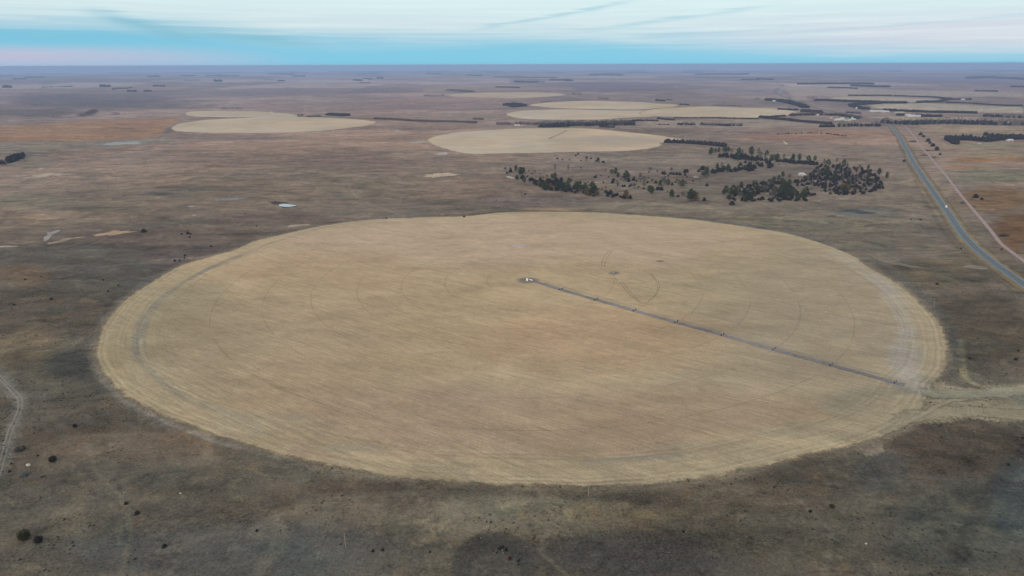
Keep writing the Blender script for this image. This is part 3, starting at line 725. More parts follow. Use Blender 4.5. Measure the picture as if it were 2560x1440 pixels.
ribbon('dirt_lane', [(2300,978),(2345,984),(2400,986),(2480,985),(2560,975),(2680,960)], 22, m_soil, 'wide pale worn lane leaving the big field at the right', lift=.3, base=(.565,.56,.49), wj=4.0, across=7, step=3)
ribbon('dirt_lane', [(2250,1050),(2330,1036),(2420,1030),(2500,1034),(2600,1040),(2680,1042)], 22, m_soil, 'lower greenish pale branch of the worn lane at the right', lift=.26, base=(.56,.535,.455), wj=4.0, across=7, step=3)
ribbon('dirt_lane', [(2200,1085),(2260,1062),(2320,1030),(2370,1005),(2420,1000)], 5, m_soil, 'pale edge track joining the lane from the lower rim', lift=.34, base=(.58,.555,.475), wj=2.2, across=5, step=3)
# bare strip under the irrigator arm
arm_pts = [(PIV.x + math.cos(ARMA) * r, PIV.y + math.sin(ARMA) * r) for r in np.arange(6, SPAN * 8 + 9, 8)]
ribbon('irrigator_track', None, 8.0, m_soil, 'grey blue bare strip of soil under the irrigator arm', lift=.32, base=(.50,.50,.505), wj=1.0, across=6, step=2, world_pts=arm_pts)
for o_ in (-6.6, -9.2): ribbon('wheel_mark', None, .45, m_soil, 'thin pale seed drill line beside the irrigator strip', off=o_, lift=.3, base=(.56,.54,.48), wj=.1, world_pts=arm_pts)
# tyre tracks of machines in the field
def tyre(px, label, gap=0, w=.55, base=(.50,.46,.38)):
    ribbon('tyre_track', px, w, m_soil, label, lift=.3, base=base, step=3, wj=.1)
tyre([(1531,626),(1520,642),(1513,655),(1511,668)], 'right hand tyre line of the short curved track north of the well')
tyre([(1523,626),(1511,642),(1505,655),(1504,668)], 'left hand tyre line of the short curved track north of the well')
tyre([(1534,687),(1540,700),(1549,706),(1570,709),(1600,709),(1625,704),(1634,697),(1624,687),(1605,676),(1580,669),(1560,669)], 'small tyre loop beside the well')
tyre([(1549,706),(1562,722),(1580,742),(1600,757),(1610,760)], 'tyre line running from the loop down to the arm')
tyre([(1610,760),(1632,745),(1646,728),(1648,712),(1640,698),(1628,684)], 'wide curved tyre line right of the small loop')
tyre([(1555,703),(1570,722),(1590,745),(1606,760)], 'second tyre line running down to the arm', base=(.47,.48,.45))
tyre([(1640,690),(1690,702),(1730,718)], 'faint tyre line heading right from the loop', base=(.5,.46,.38))

ribbon('irrigator_track', [(1372,347.5),(1393,337.5),(1415,326.5)], 7, m_soil, 'faint grey strip under the far irrigator arm', lift=.45, base=(.60,.56,.52), wj=2, across=5)
def sheet(name, outline, base, mat_, label, lift=.3, jit=2.5, sub=14):
    w = np.array([atxy(*q) for q in outline]); w = smooth_loop(w, sub); c = w.mean(0); dv = w - c; L = np.hypot(*dv.T)
    s = (fbm(w[:, 0], w[:, 1], 11, 3, 5) - .5) * 2 * jit * .3; w = c + dv * (1 + np.clip(s, -.5, .5))[:, None]
    tt = np.linspace(.01, 1, 7)
    x = (c[0] + tt[:, None] * (w[None, :, 0] - c[0])).ravel(); y = (c[1] + tt[:, None] * (w[None, :, 1] - c[1])).ravel()
    col = np.tile(alb(base), (len(x), 1)) * (1 + .5 * (fbm(x, y, 16, 3, 6) - .5))[:, None]
    o = mesh_obj(name, np.stack([x, y, height(x, y) + lift], 1), grid_faces(7, len(w), True), mat_, smooth=True, colors=np.concatenate([np.clip(col, 0, .9), np.clip((1 - np.repeat(tt, len(w))) * 5, 0, 1)[:, None]], 1) if mat_ is m_soil else None)
    return tag(o, label, None, None, 'structure')
SAND = (.70,.66,.60)
for k, (pts, base, lab) in enumerate([
 ([(215,588),(255,584),(290,577),(335,576),(322,583),(280,588),(240,591)], (.66,.58,.49), 'pale orange sand blowout right end, near the tall poles'),
 ([(112,612),(150,600),(190,593),(228,588),(215,592),(180,598),(150,606)], (.64,.58,.51), 'long pale sand streak left of the blowout'),
 ([(108,604),(113,590),(122,579),(150,577),(136,584),(126,595),(118,603)], (.60,.60,.58), 'greyish sand patch above the long streak'),
 ([(-10,615),(30,614.5),(52,616),(30,618),(-10,618)], (.66,.64,.58), 'thin pale sand strip at the left edge'),
 ([(1062,440),(1080,434),(1115,431),(1145,436),(1120,442),(1080,445)], (.70,.64,.56), 'bright oval sand patch in the middle distance'),
 ([(1083,385),(1100,380),(1125,383),(1115,387),(1092,388)], (.66,.65,.62), 'pale sand patch at the near left tip of the second field'),
 ([(1018,357),(1040,353),(1055,352),(1060,356),(1040,358)], (.62,.62,.60), 'small grey sand patch left of the second field'),
 ([(242,361),(300,355),(340,353),(362,354),(355,359),(300,362),(262,365)], (.60,.63,.63), 'whitish dry pan in the upper left'),
 ([(75,441),(110,434),(140,434),(172,436),(130,440),(95,443)], (.66,.62,.56), 'pale sand patch below the left evergreens'),
 ([(80,424),(100,420),(118,421),(100,424)], (.66,.62,.56), 'tiny sand patch above the left sand patch'),
 ([(545,499),(580,494),(600,494),(622,493),(604,499),(560,502)], (.52,.54,.56), 'grey flat pan left of the pond'),
 ([(2160,632),(2200,648),(2250,662),(2300,670),(2330,672),(2260,669),(2205,655),(2170,640)], (.50,.48,.43), 'thin pale line of sand outside the field rim at the right'),
 ([(2400,669),(2425,664),(2455,668),(2470,674),(2430,673)], (.52,.50,.45), 'small sand patch left of the highway'),
 ([(715,565),(745,561),(780,561),(760,564),(730,567)], (.64,.60,.53), 'sand strip just outside the top left field rim'),
 ([(1955,351),(1962,353),(1970,360),(1962,359)], (.74,.68,.60), 'small bright sand spot beyond the grove'),
 ([(470,516),(486,515),(490,517),(476,518)], (.68,.66,.60), 'tiny white sand spot above the shrubs'),
 ([(478,538),(490,537),(492,539),(480,540)], (.64,.62,.56), 'tiny white sand spot nearer the shrubs'),
 ([(1265,442),(1275,441),(1285,445),(1275,447)], (.64,.64,.62), 'pale sand spot at the west end of the grove'),
 ([(980,327),(996,325),(1005,330),(992,331)], (.62,.63,.62), 'pale eroded bank right of the oval field'),
 ([(1730,441),(1738,440),(1750,443),(1738,445)], (.62,.61,.60), 'pale sand spot between the two tree arms'),
 ]): sheet('sand_patch', pts, base, m_soil, lab, lift=.25)
sheet('pond_margin', [(672,505),(700,505),(725,508),(752,514),(738,519),(705,519),(690,512)], (.30,.27,.25), m_soil, 'dark muddy rim round the small pond', lift=.2)
sheet('pond', [(694,513),(706,510.5),(722,510.5),(742,514),(728,516.5),(708,517.5)], (.5,.6,.65), m_water, 'small bright pond reflecting the sky', lift=.38, jit=1.0)

# ------------------------------------------------------------------ trees
def ico(sub=1):
    import bmesh
    bm = bmesh.new(); bmesh.ops.create_icosphere(bm, subdivisions=sub, radius=1.0)
    v = np.array([q.co[:] for q in bm.verts]); f = np.array([[q.index for q in p.verts] for p in bm.faces]); bm.free(); return v, f
ICO1 = ico(1); ICO2 = ico(2)
def leaf_cloud(r, n, pts_fn, size, squash=.6):
    """n small leaf-sized triangles at random points"""
    c = pts_fn(n); a = r.normal(size=(n, 3)); a /= np.linalg.norm(a, axis=1)[:, None]
    b_ = r.normal(size=(n, 3)); b_ -= a * (a * b_).sum(1)[:, None]; b_ /= np.linalg.norm(b_, axis=1)[:, None]
    s = size * r.uniform(.6, 1.4, (n, 1))
    V = np.stack([c + a * s, c - a * s * .5 + b_ * s * .8, c - a * s * .5 - b_ * s * .8], 1).reshape(-1, 3)
    return V, np.arange(n * 3).reshape(-1, 3)
def join(parts):
    V = []; F = []; b_ = 0
    for v, f in parts: V.append(v); F.append(f + b_); b_ += len(v)
    return np.concatenate(V), np.concatenate(F)
def lump(r, c, rad, squash=1.0, jag=.25, base=ICO1):
    v, f = base; v = v * (1 + r.uniform(-jag, jag, (len(v), 1))) * rad; v = v * np.array([1, 1, squash]) + np.array(c); return v, f
def crown_juniper(seed, H=7.0, W_=2.6):
    r = np.random.default_rng(seed); P = []
    for k in range(9):
        z = r.uniform(.15, .78); w = W_ * (1.1 - z * .7) * .6; a = r.uniform(0, 6.28)
        P.append(lump(r, (math.cos(a) * w * .6, math.sin(a) * w * .6, z * H), W_ * (.62 - .38 * z), 1.15, .3))
    def pts(n):
        z = r.uniform(.03, 1, n) ** 1.1; w = W_ * (1.06 - z) ** .5 * r.uniform(.75, 1.12, n); a = r.uniform(0, 6.28, n)
        return np.stack([np.cos(a) * w, np.sin(a) * w, z * H], 1)
    P.append(leaf_cloud(r, 260, pts, .42)); return join(P)
def crown_pine(seed, H=18.0, W_=4.3, dens=1.0, z0=.18):
    r = np.random.default_rng(seed); P = []; L = []
    n = int(16 * dens) + 3
    for k in range(n):
        z = z0 + (1 - z0) * (k + r.uniform(0, .8)) / n; prof = (math.sin(math.pi * min(1, (z - z0) / (1 - z0) * .82 + .18)) ** .7)
        a = k * 2.4 + r.uniform(-.5, .5); w = W_ * prof * r.uniform(.35, .75)
        c = (math.cos(a) * w, math.sin(a) * w, min(z, .95) * H); rad = W_ * prof * r.uniform(.30, .46) + .35
        if dens > .7: P.append(lump(r, c, rad * .8, .7, .35))
        L.append((c, rad))
    def pts(m):
        i = r.integers(0, len(L), m); C = np.array([L[q][0] for q in i]); R_ = np.array([L[q][1] for q in i])
        d = r.normal(size=(m, 3)); d /= np.linalg.norm(d, axis=1)[:, None]
        return C + d * (R_ * r.uniform(.5, 1.25, m))[:, None] * np.array([1, 1, .75])
    P.append(leaf_cloud(r, int(650 * max(dens, .5)), pts, .5)); return join(P)
def tubes_np(segs, n=4):
    V = []; F = []; b_ = 0
    for a, c, r0, r1 in segs:
        a = Vector(a); c = Vector(c); d = (c - a).normalized(); u = d.orthogonal().normalized(); w = d.cross(u)
        for p, r_ in ((a, r0), (c, r1)):
            for i in range(n):
                t_ = 2 * math.pi * i / n; V.append(tuple(p + (u * math.cos(t_) + w * math.sin(t_)) * r_))
        for i in range(n): F.append((b_ + i, b_ + (i + 1) % n, b_ + n + (i + 1) % n, b_ + n + i))
        b_ += 2 * n
    return np.array(V), np.array(F)
def bare_crown(seed, H=12.0, W_=4.5, nb=90):
    """fine twigs fanning out of the limbs"""
    r = np.random.default_rng(seed)
    V = []
    for k in range(nb * 5):
        el = r.uniform(.25, 1.35); a = r.uniform(0, 6.28); L = r.uniform(.3, 1)
        c = np.array([math.cos(a) * math.cos(el) * W_ * L, math.sin(a) * math.cos(el) * W_ * L, H * .3 + math.sin(el) * H * .68 * L])
        d = c - np.array([0, 0, H * .18]); d /= np.linalg.norm(d); d += r.normal(size=3) * .35
        s = np.cross(d, r.normal(size=3)); s /= np.linalg.norm(s) + 1e-6
        l = r.uniform(1.0, 2.2); w = .09
        V += [c - s * w, c + s * w, c + d * l]
    return np.array(V), np.arange(len(V)).reshape(-1, 3)
def trunk_mesh(seed, H, r0, top=.8, limbs=6, spread=.22, zs=.35):
    r = np.random.default_rng(seed); S = []; p = Vector((0, 0, -.5)); nseg = 4; pts = [p]
    for i in range(nseg): pts.append(Vector((r.normal() * .02 * H * (i > 0), r.normal() * .02 * H * (i > 0), (i + 1) / nseg * H * top)))
    for i in range(nseg): S.append((pts[i], pts[i + 1], r0 * (1 - i / nseg * .8), r0 * (1 - (i + 1) / nseg * .8)))
    for k in range(limbs):
        z = r.uniform(zs, top * .9); a = r.uniform(0, 6.28); b_ = Vector((0, 0, z * H)); e = b_ + Vector((math.cos(a), math.sin(a), r.uniform(.3, 1))) * H * spread * r.uniform(.6, 1)
        S.append((b_, e, r0 * .35, r0 * .1))
    return tubes_np(S)
def mk(name, vf, m):
    o = mesh_obj(name, vf[0], vf[1], m); me = o.data; bpy.data.objects.remove(o); me.name = name; return me
CR = {'juniper': [mk('juniper_crown', crown_juniper(s, h, w), m_jun) for s, h, w in ((1, 7, 3.3), (2, 6, 3.4), (3, 7, 3.0))],
      'pine': [mk('pine_crown', crown_pine(s, 18, w, 1.0), m_pine) for s, w in ((11, 4.6), (12, 4.0), (13, 5.2), (14, 4.4))],
      'thin_pine': [mk('thin_pine_crown', crown_pine(s, 18, 3.6, .5, .3), m_pinegrey) for s in (21, 22)],
      'golden_tree': [mk('golden_crown', crown_pine(s, 12, 3.8, .8, .12), m_gold) for s in (31, 32)],
      'bare_tree': [mk('bare_crown', bare_crown(s), m_bare) for s in (41, 42, 43)]}
TR = {'pine': [mk('pine_trunk', trunk_mesh(s, 18, .38, .92), m_trunk) for s in (51, 52)],
      'golden_tree': [mk('golden_trunk', trunk_mesh(54, 12, .3, .85), m_trunk)],
      'bare_tree': [mk('bare_trunk', trunk_mesh(s, 12, .3, .75, 14, .34, .15), m_bare) for s in (55, 56)]}
TR['thin_pine'] = TR['pine']
BASEH = {'juniper': 7.0, 'pine': 18.0, 'thin_pine': 18.0, 'golden_tree': 12.0, 'bare_tree': 12.0}
CAT = {'juniper': 'juniper', 'pine': 'pine tree', 'thin_pine': 'pine tree', 'golden_tree': 'tree', 'bare_tree': 'bare tree'}
def px_per_m(p): return FPX / math.sqrt(p.x ** 2 + p.y ** 2 + (CAM_H - p.z) ** 2)
JUN = []
def tree(kind, px, py, hpx, label, group, wide=1.0):
    """hpx = height in the photograph (2560 px wide), turned into metres at its place on the ground"""
    p = at(px, py); h = hpx / px_per_m(p) / math.cos(math.atan2(CAM_H, math.hypot(p.x, p.y)))
    h *= 1.0 if kind == 'juniper' else 1.18
    s = h / BASEH[kind]; rz = random.uniform(0, 6.28); w = s * wide
    me = random.choice(CR[kind])
    if kind == 'juniper':
        JUN.append((hpx, me, p, rz, w, s, label, group)); return None
    w *= 1.4
    e = empty(kind, p - Vector((0, 0, .1)), rz, label, CAT[kind], group); e.scale = (w, w, s)
    for nm, q in (('crown', me), ('trunk', random.choice(TR[kind]))):
        c = link(bpy.data.objects.new(nm, q)); c.parent = e
    return e

def Z5(x, y): return 1240 + x / 5.12, 350 + y / 5.12
def Z6(x, y): return 1740 + x / 5.12, 350 + y / 5.12
# grove, west arm
WA = 'trees in the west arm of the grove'
for x, y, h, k in ((255,405,70,'pine'),(310,460,95,'pine'),(345,445,80,'pine'),(270,520,60,'pine'),(360,552,75,'pine'),(755,505,75,'pine'),(720,500,60,'pine'),
   (570,612,85,'pine'),(640,642,95,'pine'),(785,640,95,'pine'),(860,640,80,'pine'),(915,655,110,'pine'),(930,540,50,'pine'),(955,545,45,'pine'),(1030,665,110,'pine'),(1070,665,115,'pine'),
   (1140,690,115,'pine'),(1230,715,150,'pine'),(1265,705,100,'pine'),(600,635,70,'pine'),(820,640,70,'pine')):
    tree('pine', *Z5(x, y), h / 5.12 * 1.05, 'dark green pine in the dense western arm of the grove', WA, .95)
for x, y, h in ((700,640,75),(1190,712,75),(1290,715,70),(1160,700,70)):
    tree('golden_tree', *Z5(x, y), h / 5.12, 'tawny tree among the green pines of the western arm', WA)
for x, y, h, l in ((120,400,50,'bare grey tree, westernmost of the grove'),(495,430,40,'small bare tree standing apart behind the western arm'),(845,645,0,''),
                   (755,388,60,''),(925,388,62,''),(1085,380,35,'smallest of three thin trees on the open slope behind the arm')):
    if h and l: tree('bare_tree', *Z5(x, y), h / 5.12, l, WA)
tree('thin_pine', *Z5(755, 388), 12.5, 'left thin pine on the open slope behind the western arm', WA)
tree('thin_pine', *Z5(925, 388), 12.5, 'right thin pine on the open slope behind the western arm', WA)
tree('juniper', *Z5(185, 415), 12, 'tall pointed dark juniper at the west tip of the grove', WA, .9)
# middle scatter
MS = 'scattered trees between the two arms of the grove'
for x, y, h, k, l in ((1400,405,28,'thin_pine','small thin pine, leftmost of the scattered trees'),(1480,437,45,'pine','left pine of a close pair above the scattered trees'),(1530,440,60,'pine','right pine of a close pair above the scattered trees'),
   (1560,482,48,'pine','round pine just below the close pair'),(1665,528,95,'pine','tallest dark pine left of centre between the arms'),(1845,545,85,'thin_pine','pale thin pine right of the tall dark one'),(1890,560,70,'thin_pine','grey green pine above a small pine'),
   (1895,612,60,'thin_pine','small grey green pine below another'),(1550,598,58,'thin_pine','rounded grey green tree at the lower left of the scatter'),(2000,545,40,'bare_tree','small bare tree in the middle of the scatter'),(2100,590,55,'pine','left pine of the row of three at right'),
   (2150,588,85,'thin_pine','tall thin pine in the middle of a row of three'),(2200,588,65,'pine','right pine of the row of three'),(2340,595,60,'thin_pine','pale pine beside a darker round one'),(2385,600,65,'pine','dark round pine beside a paler one'),
   (1965,665,60,'pine','round olive pine with another overlapping it'),(1990,695,75,'pine','larger round olive pine standing in the open'),(2245,742,78,'pine','lone conical pine near the front of the scatter'),(2490,780,105,'pine','big dark round pine at the front beside a golden tree'),
   (2540,775,80,'golden_tree','golden tree beside the big dark round pine'),(1970,408,45,'bare_tree','bare tree on the open slope above the scatter'),(2245,405,40,'bare_tree','wide bare tree on the slope left of the eastern grove'),
   (1665,745,75,'golden_tree','thin tawny sapling clump below the western arm'),(1765,620,55,'bare_tree','low bare tree below the grey green pines'),(2395,725,50,'bare_tree','low bare tree left of the big dark round pine')):
    tree(k, *Z5(x, y), h / 5.12 * 1.22, l, MS, 1.25 if 'round' in l else 1.0)
for (x, y, h) in ((2130,435,35),(2155,440,40),(2205,465,22),(2235,440,35),(2270,445,35),(2310,445,35),(2350,450,45),(2065,405,20),(2420,420,45),(2440,410,45),(2420,455,30)):
    tree('juniper', *Z5(x, y), h / 5.12, 'small dark juniper in the line above the scattered trees', MS, 1.3)
for (x, y, h) in ((1490,550,45),(1505,525,40),(1700,535,40),(1760,520,45),(1800,535,25),(1940,550,30),(2045,555,40),(2255,580,35),(2300,545,25),(2318,520,25),(1620,600,30),(1645,600,32),(1705,600,25),(1725,590,35),(1825,605,22),
                  (1890,630,30),(2062,640,40),(2085,630,35),(2118,645,48),(2330,728,35),(1595,735,35),(1640,748,55),(1718,752,48),(2195,668,18),(1775,472,15),(1275,485,30),(1258,480,22),(1955,415,20),(2445,480,20),(2520,530,22),(2115,530,25)):
    tree('juniper', *Z5(x, y), h / 5.12, 'small dark juniper among the scattered trees between the arms', MS, 1.25)
for (x, y, h) in ((785,245,25),(850,255,20),(940,258,16),(1020,205,25),(1050,185,25),(1088,267,20),(1160,235,30),(1152,262,18),(1215,242,26),(1307,255,38),(1280,275,25),(1305,275,25),(1380,292,28),(1362,285,22),(765,205,12),(1323,285,14)):
    tree('juniper', *Z5(x, y), h / 5.12, 'small dark juniper on the open slope below the second field', 'junipers on the slope below the second field', 1.2)
for (x, y, h) in ((140,430,28),(420,400,18),(462,435,22),(340,480,40),(330,495,45),(360,370,16),(982,377,12)):
    tree('juniper', *Z5(x, y), h / 5.12, 'small dark juniper at the western tip of the grove', WA, 1.25)
for (x, y, h) in ((320,680,14),(375,700,26),(330,718,14),(358,714,12),(45,820,12),(3,775,14)):
    tree('juniper', *Z5(x, y), h / 5.12, 'tiny dark juniper in a loose cluster below the western arm', 'tiny junipers below the western arm', 1.2)
def fill(poly, n, hmin, hmax, label, group, conv, kinds=(('juniper', 1.0),), mind=4.5):
    poly = [conv(*q) for q in poly]; xs = [q[0] for q in poly]; ys = [q[1] for q in poly]; placed = []; tries = 0
    while len(placed) < n and tries < n * 60:
        tries += 1; x = random.uniform(min(xs), max(xs)); y = random.uniform(min(ys), max(ys))
        if not in_poly(np.array([x]), np.array([y]), poly)[0]: continue
        if any(abs(x - a) < mind and abs(y - b_) < mind * .32 for a, b_ in placed): continue
        placed.append((x, y)); q = random.random(); acc = 0
        for k, pz in kinds:
            acc += pz
            if q <= acc: break
        hh = random.uniform(hmin, hmax); lab = label
        if k in ('thin_pine',): hh *= 2.0; lab = label.replace('dark juniper', 'grey green pine')
        if k == 'pine': hh *= 2.3; lab = label.replace('dark juniper', 'green pine')
        if k == 'bare_tree': hh *= 1.7; lab = label.replace('dark juniper', 'bare grey tree')
        tree(k, x, y, hh, lab, group, 1.3 if k == 'juniper' else .9)
fill([(560,590),(900,600),(1130,700),(1000,690),(600,640)], 14, 7, 10, 'dark juniper in the dense western arm of the grove', WA, Z5)
fill([(400,560),(440,500),(560,480),(600,540),(700,530),(850,530),(900,570),(1000,560),(1000,640),(700,640),(560,610),(400,575)], 34, 7, 10, 'dark juniper in the dense western arm of the grove', WA, Z5)
fill([(980,680),(1000,600),(1120,560),(1320,640),(1340,680),(1250,725),(1130,710)], 9, 6, 9, 'dark juniper in the dense western arm of the grove', WA, Z5)
fill([(1380,660),(1440,660),(1560,700),(1540,735),(1400,730)], 10, 6, 9, 'dark juniper just east of the dense western arm', WA, Z5)
fill([(620,520),(680,480),(700,520),(860,500),(880,560),(700,560)], 8, 7, 9, 'dark juniper in the dense western arm of the grove', WA, Z5)
# eastern grove pines
EG = 'trees of the large eastern grove'
for x, y, h in ((190,190,75),(250,165,50),(290,165,55),(370,165,65),(545,200,80),(530,265,70),(705,205,95),(905,200,55),(960,262,60),(1240,265,70),(1320,265,70),(1520,265,50),(1690,325,60),(1830,375,60),(1890,335,65),
   (2205,375,45),(2100,355,30),(410,160,60),(1040,265,70),(1000,262,60),(1440,275,60)):
    tree('pine', *Z6(x, y), h / 5.12 * 1.05, 'green pine along the northern edge of the eastern grove', EG)
for x, y, h in ((460,170,50),(800,200,75),(820,270,90),(1120,275,70),(1640,320,60),(1800,290,45),(1930,370,60),(590,200,60),(340,160,60),(880,260,70),(1900,360,60)):
    tree('thin_pine', *Z6(x, y), h / 5.12 * 1.05, 'grey green pine along the northern edge of the eastern grove', EG)
for x, y, h, l in ((2340,450,70,'first of two tall pines standing clear at the east end'),(2440,490,60,'easternmost round pine of the grove'),(2205,470,60,'pine left of the two tall pines at the east end')):
    tree('pine', *Z6(x, y), h / 5.12, l, EG)
for x, y, h in ((130,475,110),(85,460,50),(270,375,65),(325,405,95),(405,415,90),(540,395,60),(620,390,60),(1680,420,70),(1670,460,90)):
    tree('pine' if h != 95 else 'thin_pine', *Z6(x, y), h / 5.12, 'pine in the middle line of trees left of the white house', EG)
for x, y, h in ((1110,480,65),(1060,520,60),(580,610,65),(380,690,90),(470,720,120),(990,560,75),(1100,600,90),(640,790,125),(700,785,90),(420,775,65),(860,640,70),(1000,700,80),(1090,700,100),(1180,745,110),(1240,745,110),(1300,785,75),(1370,770,100),(1410,690,75),
   (1020,740,60),(1130,640,90),(1190,600,80),(780,660,70),(350,700,60),(720,700,60),(940,640,60),(1150,700,120),(500,700,70)):
    tree('pine', *Z6(x, y), h / 5.12, 'green pine in the dense southern clump of the eastern grove', EG, 1.05)
for x, y, h in ((1760,520,75),(1870,530,50),(1940,570,65),(2190,560,75),(2300,620,70),(2370,610,60),(2170,610,50),(1900,690,90),(1960,640,60),(1850,640,50),(2000,520,60),(2040,560,50)):
    tree('thin_pine' if h == 50 else 'pine', *Z6(x, y), h / 5.12, 'pine in the open eastern half of the eastern grove', EG, .85)
tree('golden_tree', *Z6(1890, 650), 15, 'rusty tree near the front of the eastern half of the grove', EG)
tree('golden_tree', *Z6(1930, 660), 13, 'smaller rusty tree right of another in the eastern half', EG)
tree('bare_tree', *Z6(980, 785), 27, 'tall bare grey tree at the front of the southern clump', EG, .6)
tree('bare_tree', *Z6(1195, 505), 12, 'bare tree left of the white house', EG)
tree('juniper', *Z6(105, 780), 9, 'lone dark juniper left of the southern clump', EG, 1.3)
tree('juniper', *Z6(460, 828), 11, 'lone dark juniper just in front of the southern clump', EG, 1.4)
tree('juniper', *Z6(140, 590), 7, 'lone dark juniper on bare ground left of the grove', EG, 1.4)
fill([(290,200),(560,210),(960,270),(1230,280),(1500,300),(1620,330),(1500,320),(1200,300),(1000,270),(800,270),(620,260),(300,220)], 42, 6.5, 9.5, 'dark juniper along the northern edge of the eastern grove', EG, Z6)
fill([(560,330),(640,280),(760,300),(930,300),(1000,340),(960,370),(860,350),(740,330),(640,340)], 15, 6, 9, 'dark juniper in the small clump behind the open middle of the grove', EG, Z6)
fill([(0,410),(60,360),(200,370),(560,350),(770,350),(780,390),(560,420),(300,430),(100,430)], 26, 7, 11, 'dark juniper in the middle line of trees left of the white house', EG, Z6)
fill([(340,760),(520,620),(700,570),(960,520),(1200,560),(1260,680),(1480,690),(1540,700),(1400,790),(1000,790),(600,790)], 60, 6.5, 9.5, 'dark juniper in the dense southern clump of the eastern grove', EG, Z6, (('juniper', .8), ('bare_tree', .2)), 3.5)
fill([(1500,380),(1620,320),(1900,350),(2100,370),(2250,400),(2340,500),(2400,620),(2280,660),(2100,700),(1700,710),(1640,680),(1600,600),(1280,590),(1250,540),(1400,480),(1450,420)], 125, 4.8, 7.2, 'dark juniper in the open eastern half of the eastern grove', EG, Z6, (('juniper', .84), ('thin_pine', .05), ('bare_tree', .11)), 4.2)
# evergreens at the far left edge
fill([(10,402),(35,392),(50,387),(66,388),(62,396),(45,403),(22,408)], 19, 8, 10.5, 'dark evergreen in the small plantation at the left edge', 'small evergreen plantation at the left edge', lambda a, b_: (a, b_), (('juniper', 1),), 2.2)
fill([(-6,408),(14,407),(14,412),(-6,412)], 5, 6, 8, 'dark evergreen in the low clump at the very left edge', 'small evergreen plantation at the left edge', lambda a, b_: (a, b_), (('juniper', 1),), 2.0)
# lone shrubs on the prairie
for x, y, h, w, l in (
 (360,580,8,1.9,'round black juniper right of the pale sand streak'),(454,586,4,1.6,'small dark juniper, left of a group of four'),(470,585,7,1.5,'largest dark juniper of a group of four'),(477,586,4,1.4,'tiny dark juniper touching the largest of four'),
 (474,594,4,1.8,'lowest dark juniper of a group of four'),(528,617,5,1.2,'lone small juniper near the upper left field rim'),(462,640,6,1.1,'upper juniper of a pair one above the other'),(461,646,5,1.2,'lower juniper of a pair one above the other'),
 (437,653,6,1.2,'left juniper of a side by side pair near the rim'),(449,653,5,1.2,'right juniper of a side by side pair near the rim'),(641,566,4,1.2,'tiny juniper right of the upper left shrubs'),(1160,543,5,1.6,'low juniper on the far rim of the big field'),
 (966,546,4,1.5,'tiny juniper on the far rim left of centre'),(63,700,4,1.4,'tiny shrub at left, upper of the left pair'),(103,692,3,1.4,'tiny shrub right of the upper left one'),(128,749,5,1.5,'dark shrub low on the left slope'),(35,763,4,1.4,'tiny shrub nearest the left edge'),
 (258,701,4,1.4,'tiny shrub, first of three near the left rim'),(296,714,4,1.4,'tiny shrub, second of three near the left rim'),(270,729,4,1.6,'tiny shrub, lowest of three near the left rim'),
 (2301,338,7,1.6,'first dark juniper right of the gravel trail'),(2309,343,6,1.5,'second dark juniper along the gravel trail'),(2320,354,8,1.5,'third dark juniper along the gravel trail'),(2325,359,6,1.4,'fourth dark juniper along the gravel trail'),
 (2332,366,8,1.5,'fifth dark juniper along the gravel trail'),(2342,376,9,1.6,'sixth and roundest dark juniper along the gravel trail'),(2350,387,5,1.4,'last small juniper of the row by the gravel trail'),
 (2439,494,9,1.7,'black round juniper right of the gravel trail in the open'),(2454,499,6,1.4,'smaller leaning juniper right of the round one'),(2301,550,4,1.6,'small juniper left of the highway'),(2278,549,3,1.6,'tiny juniper left of the one by the highway'),
 (2343,711,5,1.8,'dark shrub between big field and highway'),(2504,625,4,1.5,'tiny shrub below the gravel trail'),(2403,623,4,1.3,'small shrub at the left fence of the highway'),(2281,396,0,1,''),
 (2540,900,7,1.8,'dark shrub at the right edge beyond the rim'),(2546,878,5,1.5,'smaller shrub above the one at the right edge'),(2425,897,4,2.4,'low flat shrub right of the big field'),(2556,1096,5,1.3,'tiny shrub at the right edge below the lane'),
 (2521,1163,7,1.5,'dark shrub in the lower right corner of the dark grass'),(2026,1280,7,1.6,'dark tuft left of a greenish bush in the lower right'),(1708,1330,6,1.5,'single dark tuft on the foreground grass right of centre'),
 (1249,1373,8,1.3,'left of three dark tufts on the dark mound'),(1257,1369,7,1.3,'middle of three dark tufts on the dark mound'),(1265,1376,9,1.3,'right of three dark tufts on the dark mound'),(1296,1403,6,1.4,'lone dark tuft right of the rusty one on the mound'),
 (932,1379,7,1.3,'left of two dark tufts in the bottom centre left'),(957,1376,7,1.3,'right of two dark tufts in the bottom centre left'),(1075,1381,5,1.6,'tiny dark tuft between the pole and the mound'),(852,1361,4,1.6,'tiny dark tuft left of the nearest pole'),
 (315,1260,8,1.5,'upper of two dark tufts in the lower left'),(343,1285,9,1.6,'lower of two dark tufts in the lower left'),(411,1368,10,1.5,'dark star shaped tuft near the bottom left'),(642,1328,7,1.5,'brownish tuft left of the pale streak'),
 (95,1140,5,1.3,'tiny dark tuft upper left of the round dark bush'),(28,1160,5,1.4,'tiny tuft near the left dirt track'),(24,1180,6,1.4,'small brown tuft by the left dirt track'),(2520,1440,0,1,'')):
    if h: tree('juniper', x, y, h * (.72 if y > 850 else .9), l, 'lone shrubs and junipers on the prairie', w)
tree('juniper', 2260, 404, 5, 'reddish dark shrub on the left verge of the highway', 'lone shrubs and junipers on the prairie', 1.5)

